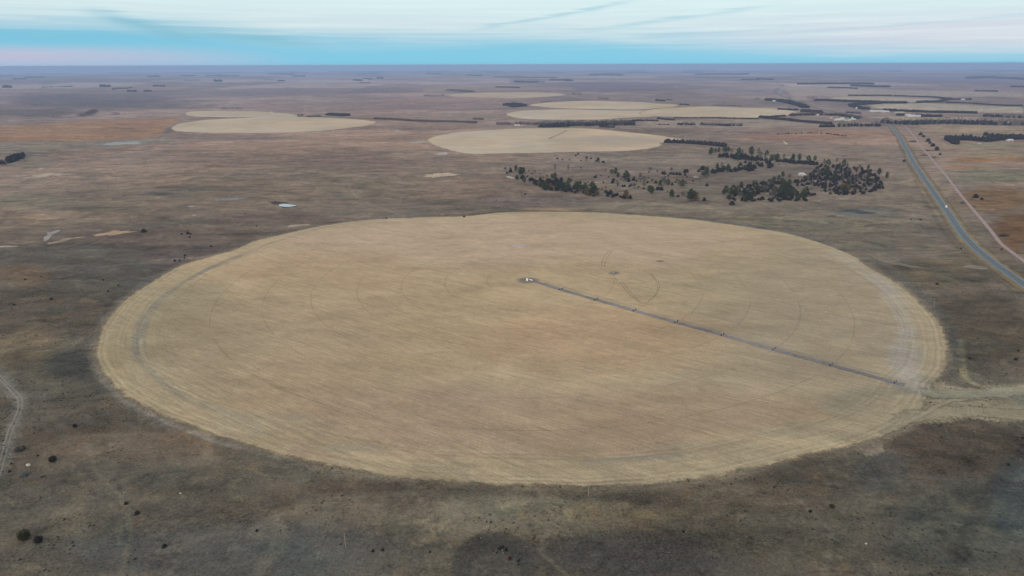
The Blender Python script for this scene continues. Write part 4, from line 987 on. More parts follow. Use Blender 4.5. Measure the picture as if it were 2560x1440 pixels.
def shrub(name, px, py, hpx, wpx, m, label, seed=0, cat='bush'):
    p = at(px, py); k = px_per_m(p); H = hpx * .72 / k; W_ = wpx * .68 / k / 2; r = np.random.default_rng(seed); P = []
    for i in range(10):
        a = r.uniform(0, 6.28); q = r.uniform(.1, .6) * W_; P.append(lump(r, (math.cos(a) * q, math.sin(a) * q, H * r.uniform(.35, .65)), W_ * r.uniform(.35, .5), .9, .3))
    def pts(n):
        d = r.normal(size=(n, 3)); d /= np.linalg.norm(d, axis=1)[:, None]
        return d * np.array([W_, W_, H * .5]) * r.uniform(.7, 1.1, (n, 1)) + np.array([0, 0, H * .5])
    P.append(leaf_cloud(r, 900, pts, W_ * .09)); V, F = join(P)
    e = empty(name, p, 0, label, cat)
    mesh_obj('foliage', V, F, m, e)
    tv, tf = trunk_mesh(seed, H, W_ * .06, .6, 7, .3, .1); mesh_obj('stems', tv, tf, m_trunk, e)
m_dkbush = foliage('dark_shrub_leaves', (0.012, 0.012, 0.010), (0.030, 0.026, 0.022), 2.0)
m_grbush = foliage('olive_shrub_leaves', (0.018, 0.022, 0.006), (0.045, 0.045, 0.012), 2.0)
shrub('bush', 62, 1349, 30, 32, m_grbush, 'round olive green bush in the bottom left corner', 1)
shrub('bush', 97, 1356, 20, 24, m_dkbush, 'smaller dark grey bush touching the olive one', 2)
shrub('bush', 133, 1154, 17, 22, m_dkbush, 'round dark brown bush on rusty grass at the left', 3)
shrub('bush', 187, 1068, 10, 12, m_dkbush, 'small ragged black bush between track and field', 4)
shrub('bush', 1275, 1399, 10, 13, m_red and foliage('rusty_twigs', (0.03, 0.014, 0.008), (0.10, 0.04, 0.018), 2.0), 'rusty brown tuft on the dark round mound', 5)
shrub('bush', 2080, 1268, 9, 16, m_grbush, 'low greenish bush in the dark lower right grass', 6)
shrub('bush', 50, 1126, 10, 26, m_brush, 'pale grey brush clump beside the left dirt track', 7)

def rock(px, py, wpx, hpx, m, label, seed, name='boulder', cat='rock'):
    p = at(px, py); k = px_per_m(p); r = np.random.default_rng(seed)
    v, f = ICO2; n = fbm(v[:, 0] + v[:, 2], v[:, 1] - v[:, 2], .8, 3, seed)
    v = v * (0.75 + .5 * n)[:, None] * np.array([wpx / k / 2, wpx / k / 2 * .7, hpx / k * .6]) + np.array([0, 0, hpx / k * .3])
    o = mesh_obj(name, v, f, m, loc=p); tag(o, label, cat)
rock(71, 1164, 10, 5, m_rock, 'small white rock on rusty grass near the left dirt track', 3)
rock(61, 1190, 13, 8, m_brock, 'bluish dark rock just below the white one', 4)
rock(2165, 1360, 6, 3, m_rock, 'small pale rock on the dark grass at lower right', 5)
rock(451, 1234, 5, 3, m_rock, 'tiny pale rock right of the rusty foreground patch', 6)

# the junipers that show largest stand as single trees, the small rest as one mass
fill([(1500,380),(1620,320),(1900,350),(2100,370),(2250,400),(2340,500),(2400,620),(2280,660),(2100,700),(1700,710),(1640,680),(1600,600),(1280,590),(1250,540),(1400,480),(1450,420)], 190, 4.2, 6.8, 'x', EG, Z6, (('juniper', 1),), 2.6)
fill([(340,760),(520,620),(700,570),(960,520),(1200,560),(1260,680),(1480,690),(1540,700),(1400,790),(1000,790),(600,790)], 120, 4.5, 7.5, 'x', EG, Z6, (('juniper', 1),), 2.6)
fill([(290,190),(560,200),(960,255),(1300,270),(1620,320),(1500,325),(1000,280),(620,250)], 50, 4.5, 7, 'x', EG, Z6, (('juniper', 1),), 3.0)
fill([(200,500),(560,480),(900,560),(1700,720),(1500,600),(2400,640),(2500,500),(1500,420),(300,440)], 40, 2.2, 4, 'x', EG, Z5, (('juniper', 1),), 5.0)
JUN = [q for q in JUN if q[6] != 'x' ] + [q for q in JUN if q[6] == 'x']
uniq = {}
for q in JUN: uniq[q[6]] = uniq.get(q[6], 0) + 1
must = [q for q in JUN if uniq[q[6]] < 20 and q[6] != 'x']; rest = sorted([q for q in JUN if not (uniq[q[6]] < 20 and q[6] != 'x')], key=lambda q: -q[0] - (5 if q[6] != 'x' else 0))
n_keep = 296 - len(must); keep = [q for q in rest if q[6] != 'x'][:n_keep]; ids = {id(q) for q in keep}
for hp_, me, p, rz, w, s_, label, group in must + keep:
    o = link(bpy.data.objects.new('juniper', me)); o.location = p - Vector((0, 0, .15)); o.rotation_euler.z = rz; o.scale = (w, w, s_)
    tag(o, label, 'juniper', group)
cache = {}; PP = []
for q in rest:
    if id(q) in ids: continue
    me = q[1]
    if me.name not in cache:
        vv = np.empty(len(me.vertices) * 3); me.vertices.foreach_get('co', vv); ff = np.empty(len(me.loops), np.int32); me.loops.foreach_get('vertex_index', ff)
        cache[me.name] = (vv.reshape(-1, 3), ff.reshape(-1, 3))
    v, f = cache[me.name]; c_, n_ = math.cos(q[3]), math.sin(q[3])
    PP.append((np.stack([(v[:, 0] * c_ - v[:, 1] * n_) * q[4] + q[2].x, (v[:, 0] * n_ + v[:, 1] * c_) * q[4] + q[2].y, v[:, 2] * q[5] + q[2].z - .15], 1), f))
if PP: tag(mesh_obj('juniper_scrub', *join(PP), m_jun), 'many small dark junipers filling the gaps of the grove', 'junipers', None, 'stuff')
# leafless undergrowth between the trees of the grove
m_under = foliage('dead_brush', (0.045, 0.038, 0.036), (0.085, 0.072, 0.066))
def undergrowth(polys, n, label):
    r = np.random.default_rng(9); P = []
    for conv, poly in polys:
        poly = [conv(*q) for q in poly]; xs = [q[0] for q in poly]; ys = [q[1] for q in poly]
        X = r.uniform(min(xs), max(xs), n * 4); Y = r.uniform(min(ys), max(ys), n * 4); ok = in_poly(X, Y, poly)
        for x, y in list(zip(X[ok], Y[ok]))[:n]:
            p = at(x, y); m = 16; h = r.uniform(1.5, 4); a = r.uniform(0, 6.28, m); q = r.uniform(0, 2.6, m)
            c = np.stack([p.x + np.cos(a) * q, p.y + np.sin(a) * q, p.z + r.uniform(.2, 1, m) * h * (1.1 - q / 4)], 1)
            A = r.normal(size=(m, 3)) * [.4, .4, 1]; B = r.normal(size=(m, 3)); A /= np.linalg.norm(A, axis=1)[:, None]; B /= np.linalg.norm(B, axis=1)[:, None]
            P.append((np.stack([c + A, c - A * .6 + B * .4, c - A * .6 - B * .4], 1).reshape(-1, 3), np.arange(m * 3).reshape(-1, 3)))
    tag(mesh_obj('undergrowth', *join(P), m_under), label, 'brush', None, 'stuff')
undergrowth([(Z6, [(1500,380),(1620,320),(1900,350),(2100,370),(2340,500),(2400,620),(2100,700),(1700,710),(1280,590),(1250,540)]), (Z6, [(340,760),(520,620),(960,520),(1200,560),(1540,700),(1400,790)]),
             (Z6, [(290,190),(960,250),(1600,320),(1500,300),(1000,330),(700,290)]), (Z5, [(400,560),(440,500),(900,560),(1340,680),(1250,725),(560,610)])], 150, 'grey leafless undergrowth between the trees of the grove')

# grass tufts of the foreground, far too many to count
def tufts(n, seed, m, label, hmax):
    r = np.random.default_rng(seed); x = r.uniform(-560, 560, n * 3); d = 165 + 560 * r.random(n * 3) ** 1.5; y = d
    k = (fbm(x, y, 45, 3, seed) > .52) & ~in_poly(x, y, [atxy(*q) for q in MAIN]) & (np.abs(x) < d * .9 + 60)
    x, y = x[k][:n], y[k][:n]; z = height(x, y); P = []
    N = len(x); s = r.uniform(.3, 1, N) ** 2 * hmax
    for j in range(4):
        a = r.uniform(0, 6.28, N); c = np.stack([x, y, z], 1); u = np.stack([np.cos(a), np.sin(a), a * 0], 1) * (s * r.uniform(.7, 1.1, N))[:, None]
        top = c + u * r.uniform(-.6, .6, (N, 1)) + np.stack([r.normal(size=N) * s * .3, r.normal(size=N) * s * .3, s * r.uniform(.6, 1.1, N)], 1)
        P.append((np.stack([c - u, c + u, top], 1).reshape(-1, 3), np.arange(N * 3).reshape(-1, 3)))
    tag(mesh_obj('grass_tufts', *join(P), m), label, 'grass', None, 'stuff')
m_tp = foliage('pale_dry_grass', (.15, .142, .115), (.24, .225, .185), .5); m_td = foliage('dark_grass', (.035, .035, .028), (.07, .062, .045), .5)
tufts(9000, 61, m_tp, 'pale dry grass tufts speckling the foreground prairie', .75)
tufts(9000, 62, m_td, 'dark grass tufts speckling the foreground prairie', .85)

# ------------------------------------------------------------------ shelterbelts and far woods: masses nobody could count
def belt(px, hpx, wid, label, kind='dark', gap=.0, dens=1.0, seed=0, name=None):
    w = np.array([atxy(*q) for q in px]); mid = np.hypot(*w.mean(0)); k = FPX / mid
    H = hpx / k; r = np.random.default_rng(seed * 7 + int(px[0][0]))
    sp = max(H * .55, 4.0) / dens
    path = polyline(None, sp, w) if len(w) > 1 else w
    d = np.gradient(path, axis=0) if len(path) > 1 else np.array([[1, 0]]); d /= np.hypot(*d.T)[:, None] + 1e-9; nr = np.stack([d[:, 1], -d[:, 0]], 1)
    rows = max(1, int(round(wid / (sp * .9)))); P = []; PB = []
    for i, c in enumerate(path):
        for j in range(rows):
            if r.random() < gap: continue
            o = ((j + .5) / rows - .5) * wid + r.normal() * sp * .12; q = c + nr[i] * o + r.normal(size=2) * sp * .12
            h = H * r.uniform(.72, 1.1); z = float(height(q[0], q[1]))
            isb = kind == 'bare' or (kind == 'mixed' and r.random() < .5)
            if kind == 'mixed' and not isb: h *= .72
            if isb:
                n = 40 if mid < 3600 else 18
                t_ = r.uniform(.15, 1, n); a = r.uniform(0, 6.28, n); ww = h * .42 * np.sin(np.clip(t_, .2, 1) * 2.4 + .2) ** .6 * r.uniform(.5, 1.1, n)
                ctr = np.stack([q[0] + np.cos(a) * ww, q[1] + np.sin(a) * ww, z + t_ * h], 1)
                s = h * .16; A = r.normal(size=(n, 3)) * [.35, .35, 1]; A /= np.linalg.norm(A, axis=1)[:, None]; B = r.normal(size=(n, 3)); B /= np.linalg.norm(B, axis=1)[:, None]
                V = np.stack([ctr + A * s, ctr - A * s * .6 + B * s * .35, ctr - A * s * .6 - B * s * .35], 1).reshape(-1, 3); PB.append((V, np.arange(n * 3).reshape(-1, 3)))
            else:
                v, f = ICO1; v = v * (1 + r.uniform(-.3, .3, (len(v), 1))) * np.array([h * .42, h * .42, h * .55]); v[:, :2] *= (1.12 - .5 * np.clip(v[:, 2] / h, -.5, .6))[:, None]
                P.append((v + np.array([q[0], q[1], z + h * .48]), f))
                n = 14
                a = r.uniform(0, 6.28, n); t_ = r.uniform(.1, 1.05, n); ww = h * .46 * (1.15 - t_ * .8)
                ctr = np.stack([q[0] + np.cos(a) * ww, q[1] + np.sin(a) * ww, z + t_ * h], 1); s = h * .13
                A = r.normal(size=(n, 3)); B = r.normal(size=(n, 3)); A /= np.linalg.norm(A, axis=1)[:, None]; B /= np.linalg.norm(B, axis=1)[:, None]
                P.append((np.stack([ctr + A * s, ctr + B * s, ctr - A * s], 1).reshape(-1, 3), np.arange(n * 3).reshape(-1, 3)))
    nm = name or ('shelterbelt' if kind != 'bare' else 'bare_wood')
    if P and PB:
        o = mesh_obj(nm, *join(P), m_belt); tag(o, label, 'tree belt', None, 'stuff')
        o2 = mesh_obj('bare_wood', *join(PB), m_bare); tag(o2, 'grey bare trees mixed into the ' + label, 'wood', None, 'stuff')
    elif P: tag(mesh_obj(nm, *join(P), m_belt), label, 'tree belt', None, 'stuff')
    elif PB: tag(mesh_obj(nm, *join(PB), m_bare), label, 'wood', None, 'stuff')
BELTS = [
 ([(1664,357),(1700,358),(1750,361),(1812,367)], 9, 16, 'thick dark evergreen belt behind the grove', 'dark'),
 ([(1271,262),(1283,263),(1299,267)], 5, 90, 'small dark tree block left of the striped field', 'dark'),
 ([(1240,218.5),(1297,220)], 2.5, 30, 'thin dark belt above the farthest field', 'dark'),
 ([(1994,211),(2045,210.5),(2119,210),(2161,210),(2180,211)], 3.5, 60, 'dark wood right of the far road bend', 'dark'),
 ([(2130,215),(2180,217),(2221,218)], 3.5, 50, 'dark belt below the far wood', 'dark'),
 ([(2071,220),(2143,222)], 2.5, 30, 'short dark belt left of the second far belt', 'dark'),
 ([(2123,239.5),(2180,239.7),(2229,240)], 2.8, 22, 'dark belt along the top of the right fields, left part', 'dark'),
 ([(2235,240.5),(2316,243),(2353,246),(2374,248.5),(2428,249.5)], 3, 22, 'dark belt curving down at the right fields', 'dark'),
 ([(2294,257),(2345,256),(2360,252),(2376,249)], 4, 24, 'dark hooked belt joining the curved one', 'dark'),
 ([(2039,252),(2146,255.5),(2264,258)], 4.5, 30, 'long thick dark belt right of the far highway', 'dark'),
 ([(2198,259.5),(2156,261.5),(2129,264),(2137,268),(2167,274)], 4.5, 30, 'dark horseshoe belt above the long farm sheds', 'dark'),
 ([(2209,277),(2278,280),(2371,282.5),(2440,284)], 5, 24, 'long dark belt right of the long farm sheds', 'dark'),
 ([(2366,257),(2438,259.5),(2554,265)], 2.6, 18, 'thin dark belt reaching the right edge', 'dark'),
 ([(1918,251),(1945,253),(1973,257)], 5, 50, 'dark grove round the white house left of the highway', 'dark'),
 ([(1976,258),(1995,263),(2014,270)], 5, 40, 'dark belt slanting beside the highway', 'dark'),
 ([(1946,274),(1994,276)], 4, 16, 'broken dark tree row above the farm', 'dark', .3),
 ([(2006,279),(2020,280),(2050,283)], 6, 30, 'dark clump left of the farm trees', 'dark'),
 ([(1977,290),(2039,288),(2092,289),(2120,292),(2146,297)], 7, 26, 'dark farmyard trees behind the white farm buildings', 'mixed'),
 ([(1900,293),(1930,293),(1962,291)], 4, 14, 'upper dark row left of the farm', 'dark'),
 ([(1900,294),(1945,299),(1986,303),(2040,308),(2078,311)], 5.5, 14, 'dark belt slanting down in front of the farm', 'dark'),
 ([(2050,318),(2062,318)], 7, 10, 'pair of dark round trees in front of the farm', 'dark'),
 ([(2068,318),(2084,318)], 7, 10, 'small dark tree clump in front of the farm', 'dark'),
 ([(2095,317),(2130,316),(2165,316),(2199,316)], 10, 20, 'trees between farm and highway', 'mixed'),
 ([(2206,308),(2278,311),(2331,309),(2411,310),(2491,312),(2580,314)], 12, 40, 'river wood right of the highway', 'mixed'),
 ([(2244,289),(2258,289)], 5, 14, 'dark clump left of the blue roofed shed', 'dark'),
 ([(2294,290),(2320,292),(2353,292)], 5, 20, 'dark belt right of the blue roofed shed', 'dark'),
 ([(2464,292),(2510,293),(2580,297)], 8, 30, 'wood at the right edge above the river wood', 'mixed'),
 ([(2366,350),(2376,354),(2390,361)], 9, 14, 'dark hooked end of the right hand tree belt', 'dark'),
 ([(2372,350),(2424,351),(2467,354),(2501,350),(2580,348)], 11, 16, 'dark tree belt round the farmstead at the right edge', 'dark'),
 ([(2462,339),(2480,340)], 7, 12, 'small dark clump above the right hand belt', 'dark'),
 ([(2490,341),(2501,341)], 6, 10, 'tiny dark clump above the right hand belt', 'dark'),
 ([(2438,228),(2493,229)], 2.5, 24, 'short dark belt far right', 'dark'),
 ([(2529,217.5),(2580,218.5)], 2.5, 24, 'dark belt at the far right edge', 'dark'),
 ([(1352,316),(1420,314),(1500,313),(1575,311)], 12, 60, 'river wood behind the second field', 'mixed'),
 ([(1347,318.5),(1380,318.5),(1420,317.5)], 4, 8, 'low dark shrubs in front of the river wood', 'dark', .25),
 ([(1500,318),(1535,319)], 4, 10, 'low dark shrubs at the east end of the river wood', 'dark', .2),
 ([(1575,304),(1600,302),(1645,303)], 3.5, 20, 'broken dark trees right of the river wood', 'dark', .5),
 ([(1645,297),(1665,299.5),(1685,301)], 4, 12, 'dark row at the left end of the long thin row', 'dark'),
 ([(1685,295.5),(1760,295.5),(1830,297),(1895,297.5)], 3, 9, 'long thin dark tree row under the wide fields', 'dark', .08),
 ([(1695,312.5),(1735,312.5)], 7, 20, 'left dark clump below the long thin row', 'mixed'),
 ([(1752,312.5),(1790,313.5),(1820,315),(1855,315)], 7, 20, 'right dark belt below the long thin row', 'mixed'),
 ([(1243,312),(1290,312),(1345,313)], 7, 26, 'bare grey thicket along the creek, centre', 'bare', .2),
 ([(937,298),(1015,302),(1100,305),(1190,308)], 4.5, 30, 'bare grey thicket along the creek, left of centre', 'bare', .1),
 ([(935,298),(965,299)], 2.5, 6, 'dark specks of juniper along the creek', 'dark', .3),
 ([(1185,299),(1207,300)], 5, 20, 'small bare clump above the creek', 'bare'),
 ([(770,293),(800,292)], 4, 20, 'bare clump right of the narrow field', 'bare'),
 ([(800,293),(860,296),(935,298)], 2.4, 14, 'low creek brush above the oval field', 'bare', .2),
 ([(745,290),(756,290)], 5, 14, 'bare clump at the tip of the narrow field', 'bare'),
 ([(822,287.5),(845,288.5),(864,290)], 5, 50, 'dark oval tree block above the oval field', 'dark'),
 ([(1122,228),(1150,229),(1180,231)], 5, 90, 'grey wood left of the farthest field', 'bare'),
 ([(1060,241),(1110,240)], 4, 30, 'sparse bare trees left of the farthest field', 'bare', .4),
 ([(1290,205),(1340,206)], 4.5, 90, 'dark grey wood in the distance, centre', 'mixed'),
 ([(1343,205.5),(1360,205.5)], 3, 40, 'small wood right of the distant centre wood', 'mixed'),
 ([(1379,201),(1425,203)], 4.5, 90, 'distant wood right of centre', 'mixed'),
 ([(1432,237),(1452,237)], 5, 30, 'bare trees right of the farthest field', 'bare', .2),
 ([(1497,247),(1520,249)], 4, 20, 'bare clump above the striped field', 'bare', .2),
 ([(1352,255),(1378,255)], 3, 20, 'bare clump left of the striped field', 'bare', .2),
 ([(1640,252),(1662,253)], 4, 20, 'dark clump above the striped field', 'dark', .2),
 ([(1668,250),(1680,250)], 2.5, 10, 'tiny clump above the striped field', 'dark'),
 ([(1700,262),(1722,263)], 3, 12, 'dark clump at the tip of the striped field', 'dark', .3),
 ([(1780,263),(1815,264),(1855,266)], 2, 10, 'thin dark brush row above the wide fields', 'dark', .4),
 ([(1480,189),(1515,188),(1550,189)], 3.4, 150, 'wooded knoll on the skyline side', 'dark'),
 ([(1240,193),(1310,194),(1390,194)], 2, 120, 'long thin distant wood, centre', 'dark', .1),
 ([(1742,187),(1800,187),(1867,186)], 3, 150, 'distant wooded farm right of centre', 'dark'),
 ([(1855,199.5),(1895,200)], 2, 60, 'thin distant belt left of the far road', 'dark'),
 ([(675,186),(730,187)], 2.6, 150, 'distant blue wood, upper left', 'dark'),
 ([(735,191),(762,191)], 2.6, 90, 'distant blue wood, lower left', 'dark'),
 ([(887,201),(902,202)], 4, 60, 'trees left of the distant white farm', 'mixed'),
 ([(910,198),(928,198)], 3, 60, 'trees above the distant white farm', 'dark'),
 ([(900,207.5),(926,207.5)], 1.8, 30, 'thin belt below the distant white farm', 'dark'),
 ([(945,196),(956,196)], 3, 40, 'single distant clump right of the white farm', 'dark'),
 ([(9,219),(27,219)], 4.5, 60, 'blue grey wood at the left edge', 'dark'),
 ([(253,217),(272,217)], 4.5, 50, 'round blue grey clump in the far left', 'dark'),
 ([(66,195),(109,195)], 3, 110, 'distant wood, far left', 'dark'),
 ([(36,198.5),(62,198)], 2.2, 60, 'distant thin wood, far left', 'dark'),
 ([(0,191),(30,191)], 2.2, 110, 'distant wood at the left edge', 'dark'),
 ([(200,293),(215,290),(228,285),(238,281)], 7, 30, 'grey bare wood above the orange grass', 'bare'),
 ([(134,296),(150,296)], 7, 26, 'round bare clump left of the grey wood', 'bare'),
 ([(286,288),(298,288)], 6, 20, 'bare clump right of the grey wood', 'bare'),
 ([(312,286),(324,285)], 4, 10, 'sparse bare trees right of the grey wood', 'bare', .4),
 ([(285,271),(310,270)], 3, 12, 'creek brush above the grey wood', 'bare', .3),
 ([(372,193),(396,193)], 3.5, 90, 'distant clump, left of centre', 'dark'),
 ([(452,190),(487,190)], 2.2, 90, 'thin distant clump, left', 'dark'),
 ([(517,190),(555,190)], 2.6, 90, 'distant belt beside a pale field, left', 'dark'),
 ([(545,190.5),(595,190.5)], 2.2, 60, 'distant belt continuing right beside the pale field', 'dark'),
 ([(537,204),(553,204)], 4.5, 50, 'round distant clump in the upper left', 'dark'),
 ([(462,202),(497,202)], 3, 40, 'sparse distant trees in the upper left', 'bare', .2),
 ([(320,229),(340,229)], 3.5, 40, 'dark clump in the upper left prairie', 'dark'),
 ([(362,228.5),(376,228.5)], 3, 30, 'second dark clump in the upper left prairie', 'dark'),
 ([(385,216),(410,216)], 3, 40, 'clump above the dark prairie, left', 'dark', .3),
 ([(662,200),(682,201)], 3, 50, 'grey clump left of the distant farm', 'bare'),
 ([(697,203),(710,203)], 2.5, 30, 'dark clump left of the distant farm', 'dark'),
 ([(105,219.5),(180,216.5)], 2, 12, 'scattered dark bushes on a pale field, far left', 'dark', .6),
 ([(280,224),(330,219)], 2, 12, 'scattered dark bushes right of the round clump', 'dark', .6),
 ([(1170,189),(1200,190)], 2.5, 110, 'distant wood left of centre, high', 'dark'),
 ([(1070,184),(1100,185)], 2, 110, 'small distant wood below the skyline', 'dark'),
 ([(2425,196),(2460,194),(2500,196),(2560,199)], 3, 150, 'wooded rise at the far right', 'dark'),
 ([(1895,197.5),(1930,199.5)], 2.5, 60, 'dark trees beside the far road bend', 'dark', .2),
 ([(555,273),(600,272)], 4, 20, 'scattered brush above the narrow field', 'bare', .4),
 ([(1945,336),(2000,334),(2050,333.5),(2085,337),(2115,341)], 3, 6, 'dotted row of small junipers in the orange grass', 'dark', .35),
 ([(1648,312),(1672,313)], 3, 10, 'brush below the left dark row', 'dark', .3),
 ([(2022,251),(2036,251)], 9, 40, 'round bare clump at the left end of the thick belt', 'bare'),
 ([(1888,250),(1898,250)], 5, 20, 'bare clump left of the white house grove', 'bare'),
 ([(2118,282),(2150,284)], 4, 20, 'bare brush left of the long farm sheds', 'mixed', .2),
 ([(2186,277),(2206,278)], 5, 16, 'grey trees behind the long farm sheds', 'bare'),
]
for i, bl in enumerate(BELTS):
    pts, h, w, lab, kd = bl[:5]; gp_ = bl[5] if len(bl) > 5 else 0.0
    belt(pts, h, w, lab, kd, gp_, 1.0 if h > 3 else .8, i)
# faint woods towards the skyline
rr_ = random.Random(5)
for i in range(46):
    y = rr_.choice([171, 173, 174, 176, 178, 180, 183]) + rr_.uniform(-.6, .6); x = rr_.uniform(-20, 2560); L = rr_.uniform(14, 70)
    y += -0.0036 * (x - 1280) * 1.0
    belt([(x, y), (x + L, y + rr_.uniform(-.4, .4))], rr_.uniform(1.1, 2.0), 160, 'faint blue wood far off towards the skyline', 'dark', .1, .55, i + 300, 'distant_wood')

# ------------------------------------------------------------------ buildings
def house(px, py, w, d, h, rz, label, roof=m_roofw, wall=m_white, group=None, nwin=2, name='farm_shed', cat='shed'):
    p = at(px, py); e = empty(name, p, rz, label, cat, group)
    MB().box((0, 0, h / 2 - .3), (w, d, h + .6)).build('wall', wall, e)
    rh = d * .28; o_ = .5
    b_ = MB(); y2 = d / 2 + o_
    for s in (-1, 1):
        b_.add([(-w / 2 - o_, s * y2, h - .12), (w / 2 + o_, s * y2, h - .12), (w / 2 + o_, 0, h + rh), (-w / 2 - o_, 0, h + rh),
                (-w / 2 - o_, s * y2, h + .10), (w / 2 + o_, s * y2, h + .10), (w / 2 + o_, 0, h + rh + .2), (-w / 2 - o_, 0, h + rh + .2)],
               [(0, 1, 2, 3), (4, 5, 6, 7), (0, 1, 5, 4), (1, 2, 6, 5), (3, 0, 4, 7)])
    b_.build('roof', roof, e)
    g = MB()
    for s in (-1, 1): g.add([(s * w / 2, -d / 2, h), (s * w / 2, d / 2, h), (s * w / 2, 0, h + rh - .05)], [(0, 1, 2)])
    g.build('gable', wall, e)
    MB().box((w * .12, -d / 2 - .04, 1.1), (min(3.2, w * .25), .12, 2.3)).build('door', m_dark, e)
    for i in range(nwin):
        MB().box((-w * .4 + i * w * .25 * (1 if i < 1 else 1), -d / 2 - .03, h * .55), (1.2, .1, 1.1)).build('window', m_glass, e)
    return e
FG = 'white farm buildings beside the highway'
house(2101, 300.5, 38, 12, 4.5, .05, 'long white shed, biggest of the farm buildings', group=FG)
house(2091, 301.5, 18, 10, 4, .0, 'low cream shed left of the long white shed', group=FG)
house(2105, 297.5, 14, 10, 4.5, .3, 'small white shed behind the long white shed', group=FG)
house(2078, 296.5, 9, 7, 3.5, .2, 'lone small white building farthest left at the farm', group=FG)
house(2117, 301.5, 18, 12, 5, -.3, 'grey roofed house in the middle of the farm', m_roofd, group=FG, name='farmhouse', cat='house')
house(2134, 300, 16, 9, 4, .1, 'white shed right of the round bin', group=FG)
house(2124, 302, 12, 9, 4, .5, 'small pale shed below the farm trees', group=FG)
def bin_(px, py, r_, h, label):
    p = at(px, py); e = empty('grain_bin', p, 0, label, 'grain bin')
    MB().lathe([(r_, -.3), (r_, h)], n=20).build('drum', m_roofw, e, True)
    MB().lathe([(r_ * 1.03, h), (r_ * .5, h + r_ * .45), (.3, h + r_ * .75)], n=20).build('roof', m_roofw, e)
bin_(2130, 299.5, 4.5, 9, 'bright white round grain bin at the roadside farm')
bin_(2141, 272.5, 5.0, 8, 'white round bin below the horseshoe belt')
house(2192, 279.5, 74, 14, 3.6, .03, 'very long pale shed below the horseshoe belt')
house(2213, 280.5, 34, 14, 4, .03, 'shorter pale shed right of the very long one')
house(2248, 282.5, 44, 14, 4, .0, 'low grey shed farther right along the dark belt', m_roofd)
house(2284, 291.5, 60, 13, 4, .02, 'long blue roofed shed above the river wood', simple('pale_blue_roof', (.42, .56, .60), .5))
house(2269, 290, 22, 12, 5, .0, 'small white shed left of the blue roofed one')
house(2003, 438, 11, 8, 3.2, .2, 'white house half hidden inside the eastern grove', name='farmhouse', cat='house')
house(2010, 439.5, 6, 5, 2.6, .2, 'small pale outbuilding right of the house in the grove')
house(1293, 314.5, 22, 8, 3.2, .0, 'white long trailer house by the creek', name='trailer_house', cat='house')
house(1306, 314.8, 7, 6, 3, .1, 'tiny white shed right of the trailer house by the creek')
house(1314, 314.5, 5, 5, 2.8, .1, 'tiniest pale shed at the creek farm')
house(1936, 253.5, 24, 12, 5, .1, 'white house in the dark grove left of the highway', name='farmhouse', cat='house')
house(2407, 250, 20, 14, 5, .1, 'small white building at the end of the curved belt')
house(2524, 352.5, 18, 9, 3.6, .1, 'pale shed among trees at the right edge')
house(2448, 360.5, 9, 4, 1.6, .0, 'low pale green shelter in the open, right side')
house(913, 200.5, 60, 24, 6, .0, 'distant white farm building in the upper left')
house(2044, 289, 8, 8, 6, .0, 'small pale tower like shed among the farm trees')
house(679, 282, 8, 6, 4, .0, 'tiny white building on the narrow field edge', nwin=1)

